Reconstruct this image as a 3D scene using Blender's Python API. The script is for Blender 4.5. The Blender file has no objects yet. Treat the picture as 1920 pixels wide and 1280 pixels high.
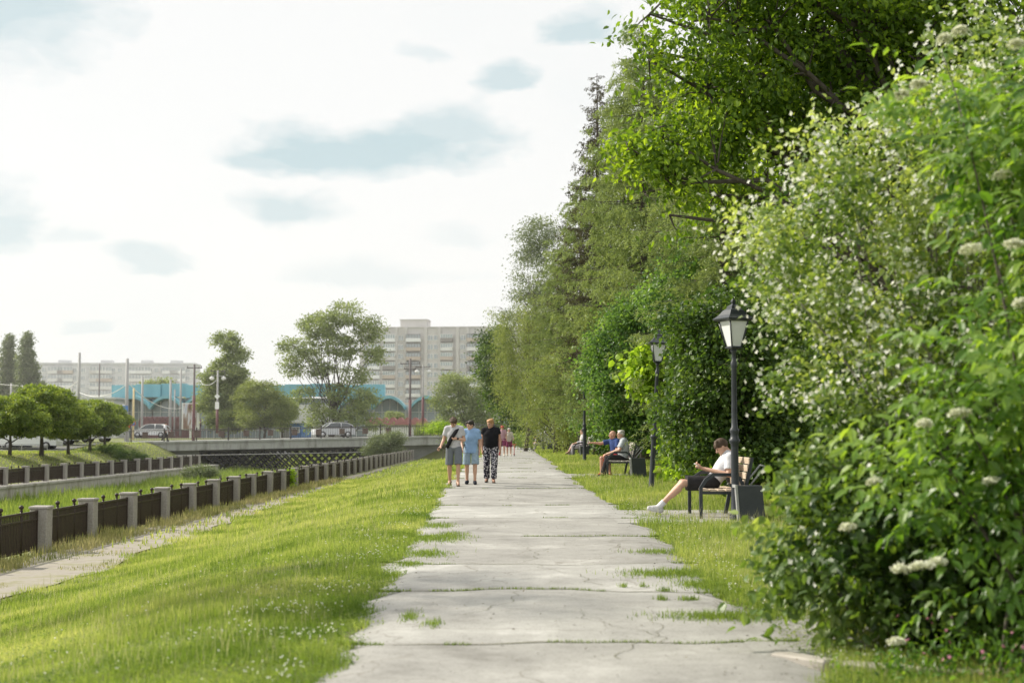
import bpy, math, random
import numpy as np
from mathutils import Vector, Matrix

rng = np.random.default_rng(11)
random.seed(11)
SC = bpy.context.scene
COL = SC.collection
R = math.radians
F_PX = 2666.7          # 50 mm lens on a 36 mm wide frame, in photo pixels
PITCH = R(3.75)
CAM = np.array([0.0, 0.0, 1.3])


# ----------------------------------------------------------------------------- helpers
def W(px, py, Y):
    """World point seen at photo pixel (px, py) at distance Y ahead."""
    u, v = (px - 960) / F_PX, (640 - py) / F_PX
    d = np.array([u, math.cos(PITCH) - v * math.sin(PITCH), math.sin(PITCH) + v * math.cos(PITCH)])
    return CAM + d * (Y / d[1])


def tag(o, label=None, cat=None, group=None, kind=None):
    if label: o['label'] = label
    if cat: o['category'] = cat
    if group: o['group'] = group
    if kind: o['kind'] = kind
    return o


def thing(name, label, cat, loc=(0, 0, 0), rz=0.0, group=None, scale=1.0):
    o = bpy.data.objects.new(name, None)
    COL.objects.link(o)
    o.empty_display_size = 0.1
    o.location = tuple(float(c) for c in loc)
    o.rotation_euler = (0, 0, rz)
    o.scale = (scale,) * 3 if not hasattr(scale, '__len__') else tuple(scale)
    return tag(o, label, cat, group)


def dup(root, loc, rz, label, scale=None):
    r = root.copy(); COL.objects.link(r)
    r.location = tuple(float(c) for c in loc); r.rotation_euler = (0, 0, rz)
    if scale is not None:
        r.scale = (scale,) * 3 if not hasattr(scale, '__len__') else tuple(scale)
    r['label'] = label
    for ch in list(root.children):
        c = ch.copy(); COL.objects.link(c); c.parent = r
        for g in list(ch.children):
            d = g.copy(); COL.objects.link(d); d.parent = c
    return r


def obj(name, me, parent=None, loc=None):
    o = bpy.data.objects.new(name, me)
    COL.objects.link(o)
    if parent: o.parent = parent
    if loc is not None: o.location = tuple(float(c) for c in loc)
    return o


def np_mesh(name, V, Fc, mats, tint=None, smooth=False, mat_idx=None):
    V = np.ascontiguousarray(V, dtype=np.float32); Fc = np.ascontiguousarray(Fc, dtype=np.int32)
    me = bpy.data.meshes.new(name)
    n, k = Fc.shape
    me.vertices.add(len(V)); me.vertices.foreach_set('co', V.ravel())
    me.loops.add(n * k); me.loops.foreach_set('vertex_index', Fc.ravel())
    me.polygons.add(n); me.polygons.foreach_set('loop_start', np.arange(n, dtype=np.int32) * k)
    if mat_idx is not None:
        me.polygons.foreach_set('material_index', np.asarray(mat_idx, dtype=np.int32))
    me.update(calc_edges=True)
    me.polygons.foreach_set('use_smooth', np.full(n, bool(smooth)))
    if tint is not None:
        at = me.attributes.new('tint', 'FLOAT', 'POINT')
        at.data.foreach_set('value', np.ascontiguousarray(tint, dtype=np.float32))
    for m in (mats if isinstance(mats, (list, tuple)) else [mats]):
        me.materials.append(m)
    me.update()
    return me


class MB:
    """Collects shapes and links them as one mesh object."""
    def __init__(s): s.v = []; s.f = []; s.m = []; s.sm = []

    def add(s, vs, fs, mi=0, sm=False):
        b = len(s.v)
        s.v += [tuple(float(c) for c in p) for p in vs]
        for f in fs:
            s.f.append([b + i for i in f]); s.m.append(mi); s.sm.append(sm)
        return s

    def box(s, c, size, rz=0.0, mi=0, ch=0.0, taper=1.0):
        x, y, z = (q / 2 for q in size)
        if ch > 0:
            ring = [(-x + ch, -y), (x - ch, -y), (x, -y + ch), (x, y - ch), (x - ch, y), (-x + ch, y), (-x, y - ch), (-x, -y + ch)]
            ri = [(-x + ch, -y + ch), (x - ch, -y + ch), (x - ch, -y + ch), (x - ch, y - ch), (x - ch, y - ch), (-x + ch, y - ch), (-x + ch, y - ch), (-x + ch, -y + ch)]
            vs = [(a, b, -z) for a, b in ring] + [(a * taper, b * taper, z - ch) for a, b in ring] + [(a * taper, b * taper, z) for a, b in ri]
            fs = [[i, (i + 1) % 8, 8 + (i + 1) % 8, 8 + i] for i in range(8)]
            fs += [[8 + i, 8 + (i + 1) % 8, 16 + (i + 1) % 8, 16 + i] for i in range(8)]
            fs += [[7 - i for i in range(8)], [16, 18, 20, 22]]
        else:
            vs = [(-x, -y, -z), (x, -y, -z), (x, y, -z), (-x, y, -z)] + [(a * taper, b * taper, z) for a, b in ((-x, -y), (x, -y), (x, y), (-x, y))]
            fs = [[3, 2, 1, 0], [4, 5, 6, 7], [0, 1, 5, 4], [1, 2, 6, 5], [2, 3, 7, 6], [3, 0, 4, 7]]
        cs, sn = math.cos(rz), math.sin(rz)
        return s.add([(c[0] + a * cs - b * sn, c[1] + a * sn + b * cs, c[2] + h) for a, b, h in vs], fs, mi)

    def tube(s, pts, rad, n=8, mi=0, cap=True, flat=1.0):
        pts = [np.array(p, float) for p in pts]
        rad = rad if hasattr(rad, '__len__') else [rad] * len(pts)
        vs = []; ref = None
        for i, p in enumerate(pts):
            a = pts[min(i + 1, len(pts) - 1)] - pts[max(i - 1, 0)]
            a = a / (np.linalg.norm(a) + 1e-9)
            if ref is None:
                ref = np.array([1., 0, 0]) if abs(a[0]) < .8 else np.array([0, 1., 0])
            u = ref - a * ref.dot(a); u /= np.linalg.norm(u) + 1e-9; ref = u
            w = np.cross(a, u)
            for k in range(n):
                t = 2 * math.pi * k / n
                vs.append(p + (u * math.cos(t) + w * math.sin(t) * flat) * rad[i])
        fs = []
        for i in range(len(pts) - 1):
            for k in range(n):
                fs.append([i * n + k, i * n + (k + 1) % n, (i + 1) * n + (k + 1) % n, (i + 1) * n + k])
        if cap:
            fs.append(list(range(n))[::-1]); fs.append([(len(pts) - 1) * n + k for k in range(n)])
        return s.add(vs, fs, mi, True)

    def lathe(s, prof, c=(0, 0, 0), n=16, mi=0, sm=True, rot=0.0):
        vs = []
        for r, z in prof:
            for k in range(n):
                t = 2 * math.pi * k / n + rot
                vs.append((c[0] + r * math.cos(t), c[1] + r * math.sin(t), c[2] + z))
        fs = []
        for i in range(len(prof) - 1):
            for k in range(n):
                fs.append([i * n + k, i * n + (k + 1) % n, (i + 1) * n + (k + 1) % n, (i + 1) * n + k])
        fs.append(list(range(n))[::-1]); fs.append([(len(prof) - 1) * n + k for k in range(n)])
        return s.add(vs, fs, mi, sm)

    def prism(s, poly, a, b, axis='y', mi=0, inset=None):
        """Extrude a 2-D polygon from a to b along an axis; inset scales the outline's second ring away."""
        n = len(poly)
        def put(p, t):
            return (t, p[0], p[1]) if axis == 'x' else (p[0], t, p[1]) if axis == 'y' else (p[0], p[1], t)
        vs = [put(p, a) for p in poly] + [put(p, b) for p in poly]
        fs = [[i, (i + 1) % n, n + (i + 1) % n, n + i] for i in range(n)] + [list(range(n))[::-1], [n + i for i in range(n)]]
        return s.add(vs, fs, mi)

    def build(s, name, mats, parent=None, loc=None):
        me = bpy.data.meshes.new(name)
        me.from_pydata(s.v, [], s.f)
        me.polygons.foreach_set('material_index', s.m)
        me.polygons.foreach_set('use_smooth', s.sm)
        for m in (mats if isinstance(mats, (list, tuple)) else [mats]): me.materials.append(m)
        me.update()
        return obj(name, me, parent, loc)


# ----------------------------------------------------------------------------- materials
def nodes(name):
    m = bpy.data.materials.new(name); m.use_nodes = True
    nt = m.node_tree; nt.nodes.clear()
    out = nt.nodes.new('ShaderNodeOutputMaterial')
    return m, nt, out


def N(nt, kind, **kw):
    n = nt.nodes.new(kind)
    for k, v in kw.items():
        if k in n.inputs: n.inputs[k].default_value = v
        else: setattr(n, k, v)
    return n


def ramp(nt, stops, fac=None, interp='LINEAR'):
    r = nt.nodes.new('ShaderNodeValToRGB'); e = r.color_ramp; e.interpolation = interp
    e.elements[0].position = stops[0][0]; e.elements[0].color = (*stops[0][1], 1)
    e.elements[1].position = stops[-1][0]; e.elements[1].color = (*stops[-1][1], 1)
    for p, c in stops[1:-1]:
        q = e.elements.new(p); q.color = (*c, 1)
    if fac is not None: nt.links.new(fac, r.inputs[0])
    return r


def mat(name, a, b=None, scale=6.0, rough=.7, bump=0.0, metal=0.0, stretch=(1, 1, 1), spec=.4, detail=6.0, c=None, lo=.35, hi=.65):
    """Noise-mottled surface between two colours, in object space."""
    m, nt, out = nodes(name)
    p = N(nt, 'ShaderNodeBsdfPrincipled', Roughness=rough, Metallic=metal)
    p.inputs['Specular IOR Level'].default_value = spec
    nt.links.new(p.outputs[0], out.inputs[0])
    b = b or tuple(q * .8 for q in a)
    tc = N(nt, 'ShaderNodeTexCoord'); mp = N(nt, 'ShaderNodeMapping'); mp.inputs['Scale'].default_value = stretch
    nt.links.new(tc.outputs['Object'], mp.inputs[0])
    no = N(nt, 'ShaderNodeTexNoise', Scale=scale, Detail=detail, Roughness=.65)
    nt.links.new(mp.outputs[0], no.inputs[0])
    st = [(lo, a), (hi, b)] if c is None else [(lo, a), ((lo + hi) / 2, b), (hi, c)]
    r = ramp(nt, st, no.outputs[0])
    nt.links.new(r.outputs[0], p.inputs['Base Color'])
    if bump:
        bp = N(nt, 'ShaderNodeBump', Strength=bump, Distance=.02)
        nt.links.new(no.outputs[0], bp.inputs['Height']); nt.links.new(bp.outputs[0], p.inputs['Normal'])
    return m


def leaf_mat(name, dark, mid, light, trans=.4, tcol=None, rough=.45, spec=.35):
    m, nt, out = nodes(name)
    at = N(nt, 'ShaderNodeAttribute', attribute_name='tint')
    r = ramp(nt, [(0, dark), (.5, mid), (1, light)], at.outputs['Fac'])
    p = N(nt, 'ShaderNodeBsdfPrincipled', Roughness=rough); p.inputs['Specular IOR Level'].default_value = spec
    nt.links.new(r.outputs[0], p.inputs['Base Color'])
    tr = N(nt, 'ShaderNodeBsdfTranslucent')
    mul = N(nt, 'ShaderNodeMix', data_type='RGBA', blend_type='MULTIPLY')
    mul.inputs[0].default_value = 1.0
    nt.links.new(r.outputs[0], mul.inputs[6]); mul.inputs[7].default_value = (*(tcol or (2.1, 2.0, .75)), 1)
    nt.links.new(mul.outputs[2], tr.inputs[0])
    mx = N(nt, 'ShaderNodeMixShader'); mx.inputs[0].default_value = trans
    nt.links.new(p.outputs[0], mx.inputs[1]); nt.links.new(tr.outputs[0], mx.inputs[2])
    nt.links.new(mx.outputs[0], out.inputs[0])
    return m


def emit_free_glass(name, col=(.25, .3, .33), rough=.12):
    m, nt, out = nodes(name)
    p = N(nt, 'ShaderNodeBsdfPrincipled', Roughness=rough, Metallic=0.0)
    p.inputs['Base Color'].default_value = (*col, 1); p.inputs['Specular IOR Level'].default_value = .8
    nt.links.new(p.outputs[0], out.inputs[0])
    return m


# ----------------------------------------------------------------------------- ground shape
_zy = [-20, 0, 10, 22, 34, 40, 50, 62, 75, 140]
_zz = [-.25, -.2, -.15, -.05, 0, .1, .25, .25, .12, .12]


def sstep(t):
    t = np.clip(t, 0, 1); return t * t * (3 - 2 * t)


FENCE_X, FAR_X = -9.7, -27.4


def GZ(x, y):
    x = np.asarray(x, float); y = np.asarray(y, float)
    base = np.interp(y, _zy, _zz)
    base = base + (.9 - .12) * sstep((y - 139) / 8)
    t = sstep((-1.7 - x) / 5.7)
    near = base * (1 - t) + np.where(y > 139, base, -1.1) * t
    z = near
    bed = -2.7 + (.9 + 2.7) * sstep((y - 185) / 25)
    z = np.where(x < FENCE_X - .33, bed, z)
    far = -1.45 + 1.45 * sstep((-28.2 - x) / 5.0) + .6 * sstep((y - 112) / 14) * sstep((-28.2 - x) / 5.0)
    far = np.where(y > 128, far + (.9 - far) * sstep((y - 140) / 8), far)
    z = np.where(x < FAR_X + .33, far, z)
    return z


def GZ1(x, y): return float(GZ(x, y))


def wav(x, y, s=1.0, ph=0.0):
    x, y = x * s, y * s
    return (np.sin(1.3 * x + .7 * y + ph) + np.sin(-.8 * x + 1.7 * y + 1.3 * ph) + np.sin(2.9 * x - 1.1 * y + 2 + ph) + np.sin(.6 * x + 3.3 * y + .5 + 2 * ph)) / 4


# ----------------------------------------------------------------------------- leaves
T_RH = (np.array([(0, 0, 0), (.45, .5, .08), (1, 0, -.05), (.45, -.5, .08)]), np.array([(0, 2, 1), (0, 3, 2)]))
T_OV = (np.array([(0, 0, 0), (.28, .42, .07), (.66, .36, .03), (1, 0, -.16), (.66, -.36, .03), (.28, -.42, .07), (.28, 0, 0), (.66, 0, -.03)]),
        np.array([(0, 6, 1), (6, 7, 2), (6, 2, 1), (7, 3, 2), (0, 5, 6), (6, 4, 7), (6, 5, 4), (7, 4, 3)]))
T_BL = (np.array([(0, .5, 0), (0, -.5, 0), (.55, .34, .10), (.55, -.34, .10), (1, 0, .36)]), np.array([(0, 1, 3), (0, 3, 2), (2, 3, 4)]))
T_ND = (np.array([(0, .5, 0), (0, -.5, 0), (1, 0, 0)]), np.array([(0, 1, 2)]))


def unit(a): return a / (np.linalg.norm(a, axis=-1, keepdims=True) + 1e-9)


def leaf_arrays(P, D, Nn, L, Wd, tint, tm):
    V, Fc = tm; n, k = len(P), len(V)
    D = unit(D); S = unit(np.cross(Nn, D)); U = np.cross(D, S)
    L = np.broadcast_to(np.asarray(L, float), (n,))[:, None, None]; Wd = np.broadcast_to(np.asarray(Wd, float), (n,))[:, None, None]
    co = P[:, None, :] + L * V[None, :, 0:1] * D[:, None, :] + Wd * V[None, :, 1:2] * S[:, None, :] + L * V[None, :, 2:3] * U[:, None, :]
    fc = (np.arange(n) * k)[:, None, None] + Fc[None]
    return co.reshape(-1, 3), fc.reshape(-1, Fc.shape[1]), np.repeat(np.clip(tint, 0, 1), k)


def leaf_obj(name, arrs, m, parent=None):
    if not isinstance(arrs, list): arrs = [arrs]
    vs, fs, ts, b = [], [], [], 0
    for v, f, t in arrs:
        vs.append(v); fs.append(f + b); ts.append(t); b += len(v)
    me = np_mesh(name, np.concatenate(vs), np.concatenate(fs), m, np.concatenate(ts))
    return obj(name, me, parent)


def curve_pts(a, b, sag=0.0, n=5, wob=0.0):
    a, b = np.array(a, float), np.array(b, float); out = []
    for i in range(n + 1):
        t = i / n; p = a + (b - a) * t
        p = p + np.array([0, 0, sag * 4 * t * (1 - t)])
        if 0 < i < n and wob: p = p + rng.normal(0, wob, 3)
        out.append(p)
    return out


def sample_blobs(blobs, n, shell=.5):
    vol = np.array([b[1][0] * b[1][1] * b[1][2] for b in blobs]) ** .8
    idx = rng.choice(len(blobs), n, p=vol / vol.sum())
    d = unit(rng.normal(size=(n, 3))); r = (shell ** 3 + (1 - shell ** 3) * rng.random(n)) ** (1 / 3)
    c = np.array([b[0] for b in blobs])[idx]; q = np.array([b[1] for b in blobs])[idx]
    return c + d * q * r[:, None], d


def broadleaf(root, blobs, trunk_r, ntip, nleaf, leaf, spread, mleaf, mbark, limbs=9, shell=.5, hang=0.0, up=.6, tm=T_RH,
              trunk_top=None, trunk_pts=None, lname='crown', fork=.35, twigs=True, limb_k=.36):
    """Trunk, limbs reaching into the crown's blobs, and leaf clumps at the twig ends."""
    tips, dirs = sample_blobs(blobs, ntip, shell)
    cz = np.average([b[0] for b in blobs], axis=0, weights=[np.prod(b[1]) for b in blobs])
    top = np.array(trunk_top if trunk_top is not None else cz)
    tb = MB()
    tr = [np.array(p, float) for p in trunk_pts] if trunk_pts else curve_pts((0, 0, -.1), top, 0, 5, .02 * top[2])
    tb.tube(tr, np.linspace(trunk_r, trunk_r * .3, len(tr)), 8)
    trl = np.array(tr)
    ends = [np.array(c) + np.array([rng.uniform(-.4, .4) * r[0], rng.uniform(-.4, .4) * r[1], rng.uniform(0, .6) * r[2]]) for c, r in blobs]
    order = rng.permutation(ntip)
    for i in order[:limbs]: ends.append(tips[i])
    nodesl = []
    for e in ends:
        hcut = max(0.15 * top[2], fork * e[2] + (1 - fork) * (trl[0, 2] + .1) * .5)
        cand = trl[np.abs(trl[:, 2] - min(hcut, top[2])).argmin()]
        ln = np.linalg.norm(e - cand)
        pts = curve_pts(cand, e, .10 * ln, 6, .03 * ln)
        tb.tube(pts, np.linspace(trunk_r * limb_k, trunk_r * .06, len(pts)), 5, cap=False)
        nodesl += pts[2:]
    nd = np.array(nodesl)
    if twigs:
        for p in tips:
            q = nd[((nd - p) ** 2).sum(1).argmin()]
            tb.tube(curve_pts(q, p, .05 * np.linalg.norm(p - q), 2, .02), [trunk_r * .07, trunk_r * .04, trunk_r * .015], 3, cap=False)
    tb.build('trunk', mbark, root)
    n = ntip * nleaf
    P = np.repeat(tips, nleaf, 0); Dr = np.repeat(dirs, nleaf, 0)
    off = rng.normal(size=(n, 3)) * np.array([1, 1, .6]) * spread
    if hang: off[:, 2] = -np.abs(rng.gamma(1.6, hang, n)); off[:, :2] *= .55
    P = P + off
    D = Dr * .6 + rng.normal(size=(n, 3)) * .7 + np.array([0, 0, -.35 - hang])
    Nn = rng.normal(size=(n, 3)) * .55 + np.array([0, 0, up])
    ct = np.repeat(rng.normal(.5, .17, ntip), nleaf)
    L = leaf[0] * rng.uniform(.65, 1.3, n)
    return leaf_obj(lname, leaf_arrays(P, D, Nn, L, L * leaf[1], ct + rng.normal(0, .14, n), tm), mleaf, root)


def conifer(root, h, r, mleaf, mbark, droop=.12, step=.42, nb=6, dens=1.0, tw=.55, nlen=.09, nwid=.028, start=.1, power=.75, hang=.5, up_end=.1):
    tb = MB()
    tb.tube([(0, 0, -.1), (0.02, .03, h * .5), (0, 0, h)], [h * .014 + .03, h * .008 + .02, .01], 7)
    Ps, Ds, Ts = [], [], []
    z = h * start; az = 0.0
    while z < h - .15:
        t = (z - h * start) / (h * (1 - start))
        for k in range(nb):
            az += 2.399963 + rng.uniform(-.3, .3)
            ln = r * (1 - t) ** power * rng.uniform(.55, 1.12) + .12
            zz = z + rng.uniform(-.9, .9) * step; pj = rng.normal(0, .12)
            a = np.array([math.cos(az), math.sin(az), 0]); s = np.array([-a[1], a[0], 0])
            m = max(3, int(ln / .35))
            tt = np.linspace(0, 1, m + 1)
            pts = a * (tt * ln)[:, None] + np.array([0, 0, 1]) * (zz - (droop + pj) * ln * tt + up_end * ln * tt ** 3)[:, None]
            tb.tube(list(pts), np.linspace(.012 + .008 * ln, .004, m + 1), 3, cap=False)
            nt_ = int(max(3, ln / .16) * dens)
            bt = rng.normal(.5, .13)
            for j in range(nt_):
                q = rng.uniform(.12, 1)
                p0 = np.array([np.interp(q, tt, pts[:, c]) for c in range(3)])
                sd = rng.choice([-1, 1])
                d = a * rng.uniform(.2, .8) + s * sd * rng.uniform(.2, .9) + np.array([0, 0, -hang * rng.uniform(.2, 1.3)])
                d /= np.linalg.norm(d)
                l2 = tw * rng.uniform(.4, 1.1) * (1.15 - .6 * q) * min(1, ln)
                kq = max(4, int(l2 / .022))
                w = rng.random(kq)
                Ps.append(p0 + d * (w * l2)[:, None] + rng.normal(0, .018, (kq, 3)))
                Ds.append(np.repeat(d[None], kq, 0) * .7 + rng.normal(0, .75, (kq, 3)))
                Ts.append(np.full(kq, bt) + .22 * (w - .4) + rng.normal(0, .1, kq))
        z += step
    tb.build('trunk', mbark, root)
    P, D, T = np.concatenate(Ps), np.concatenate(Ds), np.concatenate(Ts)
    n = len(P)
    L = nlen * rng.uniform(.7, 1.3, n)
    return leaf_obj('crown', leaf_arrays(P, D, rng.normal(size=(n, 3)) * .6 + np.array([0, 0, .6]), L, nwid * rng.uniform(.7, 1.3, n), T, T_RH), mleaf, root)


# ----------------------------------------------------------------------------- camera, sky, sun
cam = bpy.data.cameras.new('camera')
cam.lens = 50; cam.sensor_width = 36; cam.clip_start = .1; cam.clip_end = 6000
cam.dof.use_dof = True; cam.dof.focus_distance = 29; cam.dof.aperture_fstop = 2.1
cam_o = bpy.data.objects.new('camera', cam); COL.objects.link(cam_o)
cam_o.location = tuple(CAM); cam_o.rotation_euler = (R(90) + PITCH, 0, 0)
SC.camera = cam_o
SC.view_settings.view_transform = 'Standard'; SC.view_settings.look = 'None'; SC.view_settings.exposure = 0
SC.cycles.max_bounces = 6; SC.cycles.diffuse_bounces = 3; SC.cycles.glossy_bounces = 2; SC.cycles.transmission_bounces = 3
SC.cycles.caustics_reflective = False; SC.cycles.caustics_refractive = False; SC.cycles.sample_clamp_indirect = 6

SUN_AZ, SUN_EL = R(-68), R(36)      # azimuth from straight ahead, negative to the left
sd = np.array([math.sin(SUN_AZ) * math.cos(SUN_EL), math.cos(SUN_AZ) * math.cos(SUN_EL), math.sin(SUN_EL)])
sl = bpy.data.lights.new('sun', 'SUN'); sl.energy = 6.3; sl.angle = R(1.4); sl.color = (1, .93, .80)
so = bpy.data.objects.new('sun', sl); COL.objects.link(so)
so.rotation_euler = Vector(tuple(-sd)).to_track_quat('-Z', 'Y').to_euler(); so.location = (-30, 10, 40)

world = bpy.data.worlds.new('World'); SC.world = world; world.use_nodes = True
nt = world.node_tree; nt.nodes.clear()
wout = nt.nodes.new('ShaderNodeOutputWorld')


def M(op, a, b=None, c=None, clamp=False):
    n = nt.nodes.new('ShaderNodeMath'); n.operation = op; n.use_clamp = clamp
    for i, q in enumerate((a, b, c)):
        if q is None: continue
        if isinstance(q, (int, float)): n.inputs[i].default_value = q
        else: nt.links.new(q, n.inputs[i])
    return n.outputs[0]


tc = nt.nodes.new('ShaderNodeTexCoord'); sep = nt.nodes.new('ShaderNodeSeparateXYZ')
nt.links.new(tc.outputs['Generated'], sep.inputs[0])
az0 = M('ARCTAN2', sep.outputs[0], sep.outputs[1]); el0 = M('ARCSINE', sep.outputs[2])
cw = nt.nodes.new('ShaderNodeCombineXYZ'); nt.links.new(az0, cw.inputs[0]); nt.links.new(M('MULTIPLY', el0, 2.2), cw.inputs[1])
nw_ = N(nt, 'ShaderNodeTexNoise', Scale=11.0, Detail=7.0, Roughness=.6); nt.links.new(cw.outputs[0], nw_.inputs[0])
sw = nt.nodes.new('ShaderNodeSeparateColor'); nt.links.new(nw_.outputs['Color'], sw.inputs[0])
az = M('ADD', az0, M('MULTIPLY', M('SUBTRACT', sw.outputs[0], .5), .07)); el = M('ADD', el0, M('MULTIPLY', M('SUBTRACT', sw.outputs[1], .5), .035))
cmb = nt.nodes.new('ShaderNodeCombineXYZ')
nt.links.new(az, cmb.inputs[0]); nt.links.new(M('MULTIPLY', el, 1.9), cmb.inputs[1])
n1 = N(nt, 'ShaderNodeTexNoise', Scale=10.0, Detail=9.0, Roughness=.6); nt.links.new(cmb.outputs[0], n1.inputs[0])
n2 = N(nt, 'ShaderNodeTexNoise', Scale=3.2, Detail=5.0, Roughness=.5); nt.links.new(cmb.outputs[0], n2.inputs[0])
wob = M('MULTIPLY', M('SUBTRACT', n1.outputs[0], .5), 2.1)
shade = None
# cloud undersides: azimuth and elevation of each centre, half widths, strength
for px, py, rx, ry, st in [(690, 292, 300, 58, 1.0), (850, 250, 150, 55, .75), (520, 308, 150, 34, .8), (540, 398, 125, 32, .75), (945, 145, 75, 30, .75),
                           (1080, 62, 100, 36, .8), (275, 497, 95, 26, .6), (-20, 455, 110, 75, .7), (170, 620, 60, 14, .35), (690, 520, 280, 30, .3),
                           (800, 95, 60, 18, .35), (120, 470, 70, 20, .35), (-60, 40, 300, 230, .8), (860, 440, 90, 22, .25)]:
    ca, ce = math.atan((px - 960) / F_PX), math.atan((815 - py) / F_PX)
    up = M('MAXIMUM', M('SUBTRACT', el, ce), 0.0); dn = M('MAXIMUM', M('SUBTRACT', ce, el), 0.0)
    dy = M('ADD', M('MULTIPLY', up, F_PX / ry / 1.5), M('MULTIPLY', dn, F_PX / ry * 1.35))
    dx = M('MULTIPLY', M('SUBTRACT', az, ca), F_PX / rx)
    d = M('SQRT', M('ADD', M('MULTIPLY', dx, dx), M('MULTIPLY', dy, dy)))
    v = M('MULTIPLY', M('MULTIPLY', M('SUBTRACT', M('ADD', 1.0, wob), d), M('ADD', .25, M('MULTIPLY', n2.outputs[0], 2.5)), clamp=True), st)
    shade = v if shade is None else M('MAXIMUM', shade, v)
thin = M('MULTIPLY', M('SUBTRACT', n2.outputs[0], .52), .7, clamp=True)
shade = M('MAXIMUM', shade, thin)
sm = M('SMOOTH_MIN', shade, 1.0, .1)
cmix = nt.nodes.new('ShaderNodeMix'); cmix.data_type = 'RGBA'
nt.links.new(sm, cmix.inputs[0])
cmix.inputs[6].default_value = (1.02, 1.02, 1.0, 1); cmix.inputs[7].default_value = (.55, .715, .755, 1)
# the cloud deck is raised behind the camera and overhead as added fill light
dot = nt.nodes.new('ShaderNodeVectorMath'); dot.operation = 'DOT_PRODUCT'
nt.links.new(tc.outputs['Generated'], dot.inputs[0]); dot.inputs[1].default_value = (-.60, .80, .0)
mr = N(nt, 'ShaderNodeMapRange'); nt.links.new(dot.outputs['Value'], mr.inputs[0])
mr.inputs[1].default_value = -.9; mr.inputs[2].default_value = .45; mr.inputs[3].default_value = 1.35; mr.inputs[4].default_value = 1.0
hi = N(nt, 'ShaderNodeMapRange'); nt.links.new(sep.outputs[2], hi.inputs[0])
hi.inputs[1].default_value = .33; hi.inputs[2].default_value = .9; hi.inputs[3].default_value = 1.0; hi.inputs[4].default_value = 1.1
bg1 = nt.nodes.new('ShaderNodeBackground'); nt.links.new(cmix.outputs[2], bg1.inputs[0])
nt.links.new(M('MULTIPLY', mr.outputs[0], hi.outputs[0]), bg1.inputs[1])
sky = nt.nodes.new('ShaderNodeTexSky'); sky.sky_type = 'NISHITA'; sky.sun_disc = False
sky.sun_elevation = SUN_EL; sky.sun_rotation = SUN_AZ
bg2 = nt.nodes.new('ShaderNodeBackground'); nt.links.new(sky.outputs[0], bg2.inputs[0]); bg2.inputs[1].default_value = .10
wm = nt.nodes.new('ShaderNodeMixShader'); wm.inputs[0].default_value = .10
nt.links.new(bg1.outputs[0], wm.inputs[1]); nt.links.new(bg2.outputs[0], wm.inputs[2]); nt.links.new(wm.outputs[0], wout.inputs[0])

# ----------------------------------------------------------------------------- materials of the setting
M_soil = mat('meadow_soil', (.10, .13, .03), (.16, .17, .06), 3.0, .95, .4, c=(.13, .17, .035))
M_concrete = mat('path_concrete', (.40, .385, .35), (.47, .455, .42), 1.3, .9, .12, c=(.43, .41, .37), detail=9)
M_walk = mat('old_paving', (.24, .215, .175), (.29, .265, .225), 1.6, .95, .3, c=(.22, .21, .12), detail=9)
M_granite = mat('granite', (.27, .25, .23), (.37, .345, .32), 30, .85, .15, detail=4)
M_granite2 = mat('stained_granite', (.30, .275, .24), (.42, .39, .345), 1.8, .85, .1, stretch=(1, 1, .35), detail=8)
M_iron = mat('brown_iron', (.022, .015, .012), (.045, .028, .02), 20, .55, .1, spec=.4)
M_bank = mat('bank_stone', (.33, .31, .27), (.46, .44, .40), 1.2, .9, .2, stretch=(1, 1, .15), c=(.27, .25, .20), detail=8)
M_asph = mat('asphalt', (.11, .11, .11), (.16, .16, .155), 2, .9, .1)

# ----------------------------------------------------------------------------- ground: one sheet out to the horizon
def lines(segs):
    out = []
    for a, b, st in segs: out += list(np.arange(a, b - 1e-6, st))
    out.append(segs[-1][1]); return np.array(out)


gx = lines([(-1500, -200, 130), (-200, -60, 10), (-60, -36, 2), (-36, -27.8, .8)])
gx = np.concatenate([gx, [-27.4, -27.08, -27.06, -24, -20, -16, -12, -10.05, -10.02, -9.7], lines([(-9.4, -1.2, .35), (-1.2, 6, .6), (6, 40, 3), (40, 200, 20), (200, 1500, 130)])])
gy = lines([(-30, 0, 6), (0, 40, .8), (40, 80, 1.6), (80, 120, 4), (120, 160, 1), (160, 240, 5), (240, 600, 40), (600, 3000, 300)])
XX, YY = np.meshgrid(gx, gy)
ZZ = GZ(XX, YY) + .015 * wav(XX, YY, 1.1)
ZZ = np.where((XX > -1.9) & (XX < 2.2) & (YY < 140), ZZ - .04, ZZ)
nx, ny = len(gx), len(gy)
ii = (np.arange(ny - 1)[:, None] * nx + np.arange(nx - 1)[None]).ravel()
ground = obj('ground', np_mesh('ground', np.stack([XX, YY, ZZ], -1).reshape(-1, 3), np.stack([ii, ii + 1, ii + nx + 1, ii + nx], 1), M_soil, smooth=True))
tag(ground, kind='structure')


def G(px, py):
    """Point on the near bank seen at a photo pixel."""
    Y = 20.0
    for _ in range(60):
        p = W(px, py, Y); z = GZ1(p[0], Y)
        k = (CAM[2] - p[2]) / Y
        if k <= 1e-4: break
        Y = .6 * Y + .4 * max(2, (CAM[2] - z) / k)
    return np.array([W(px, py, Y)[0], Y, GZ1(W(px, py, Y)[0], Y)])


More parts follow.
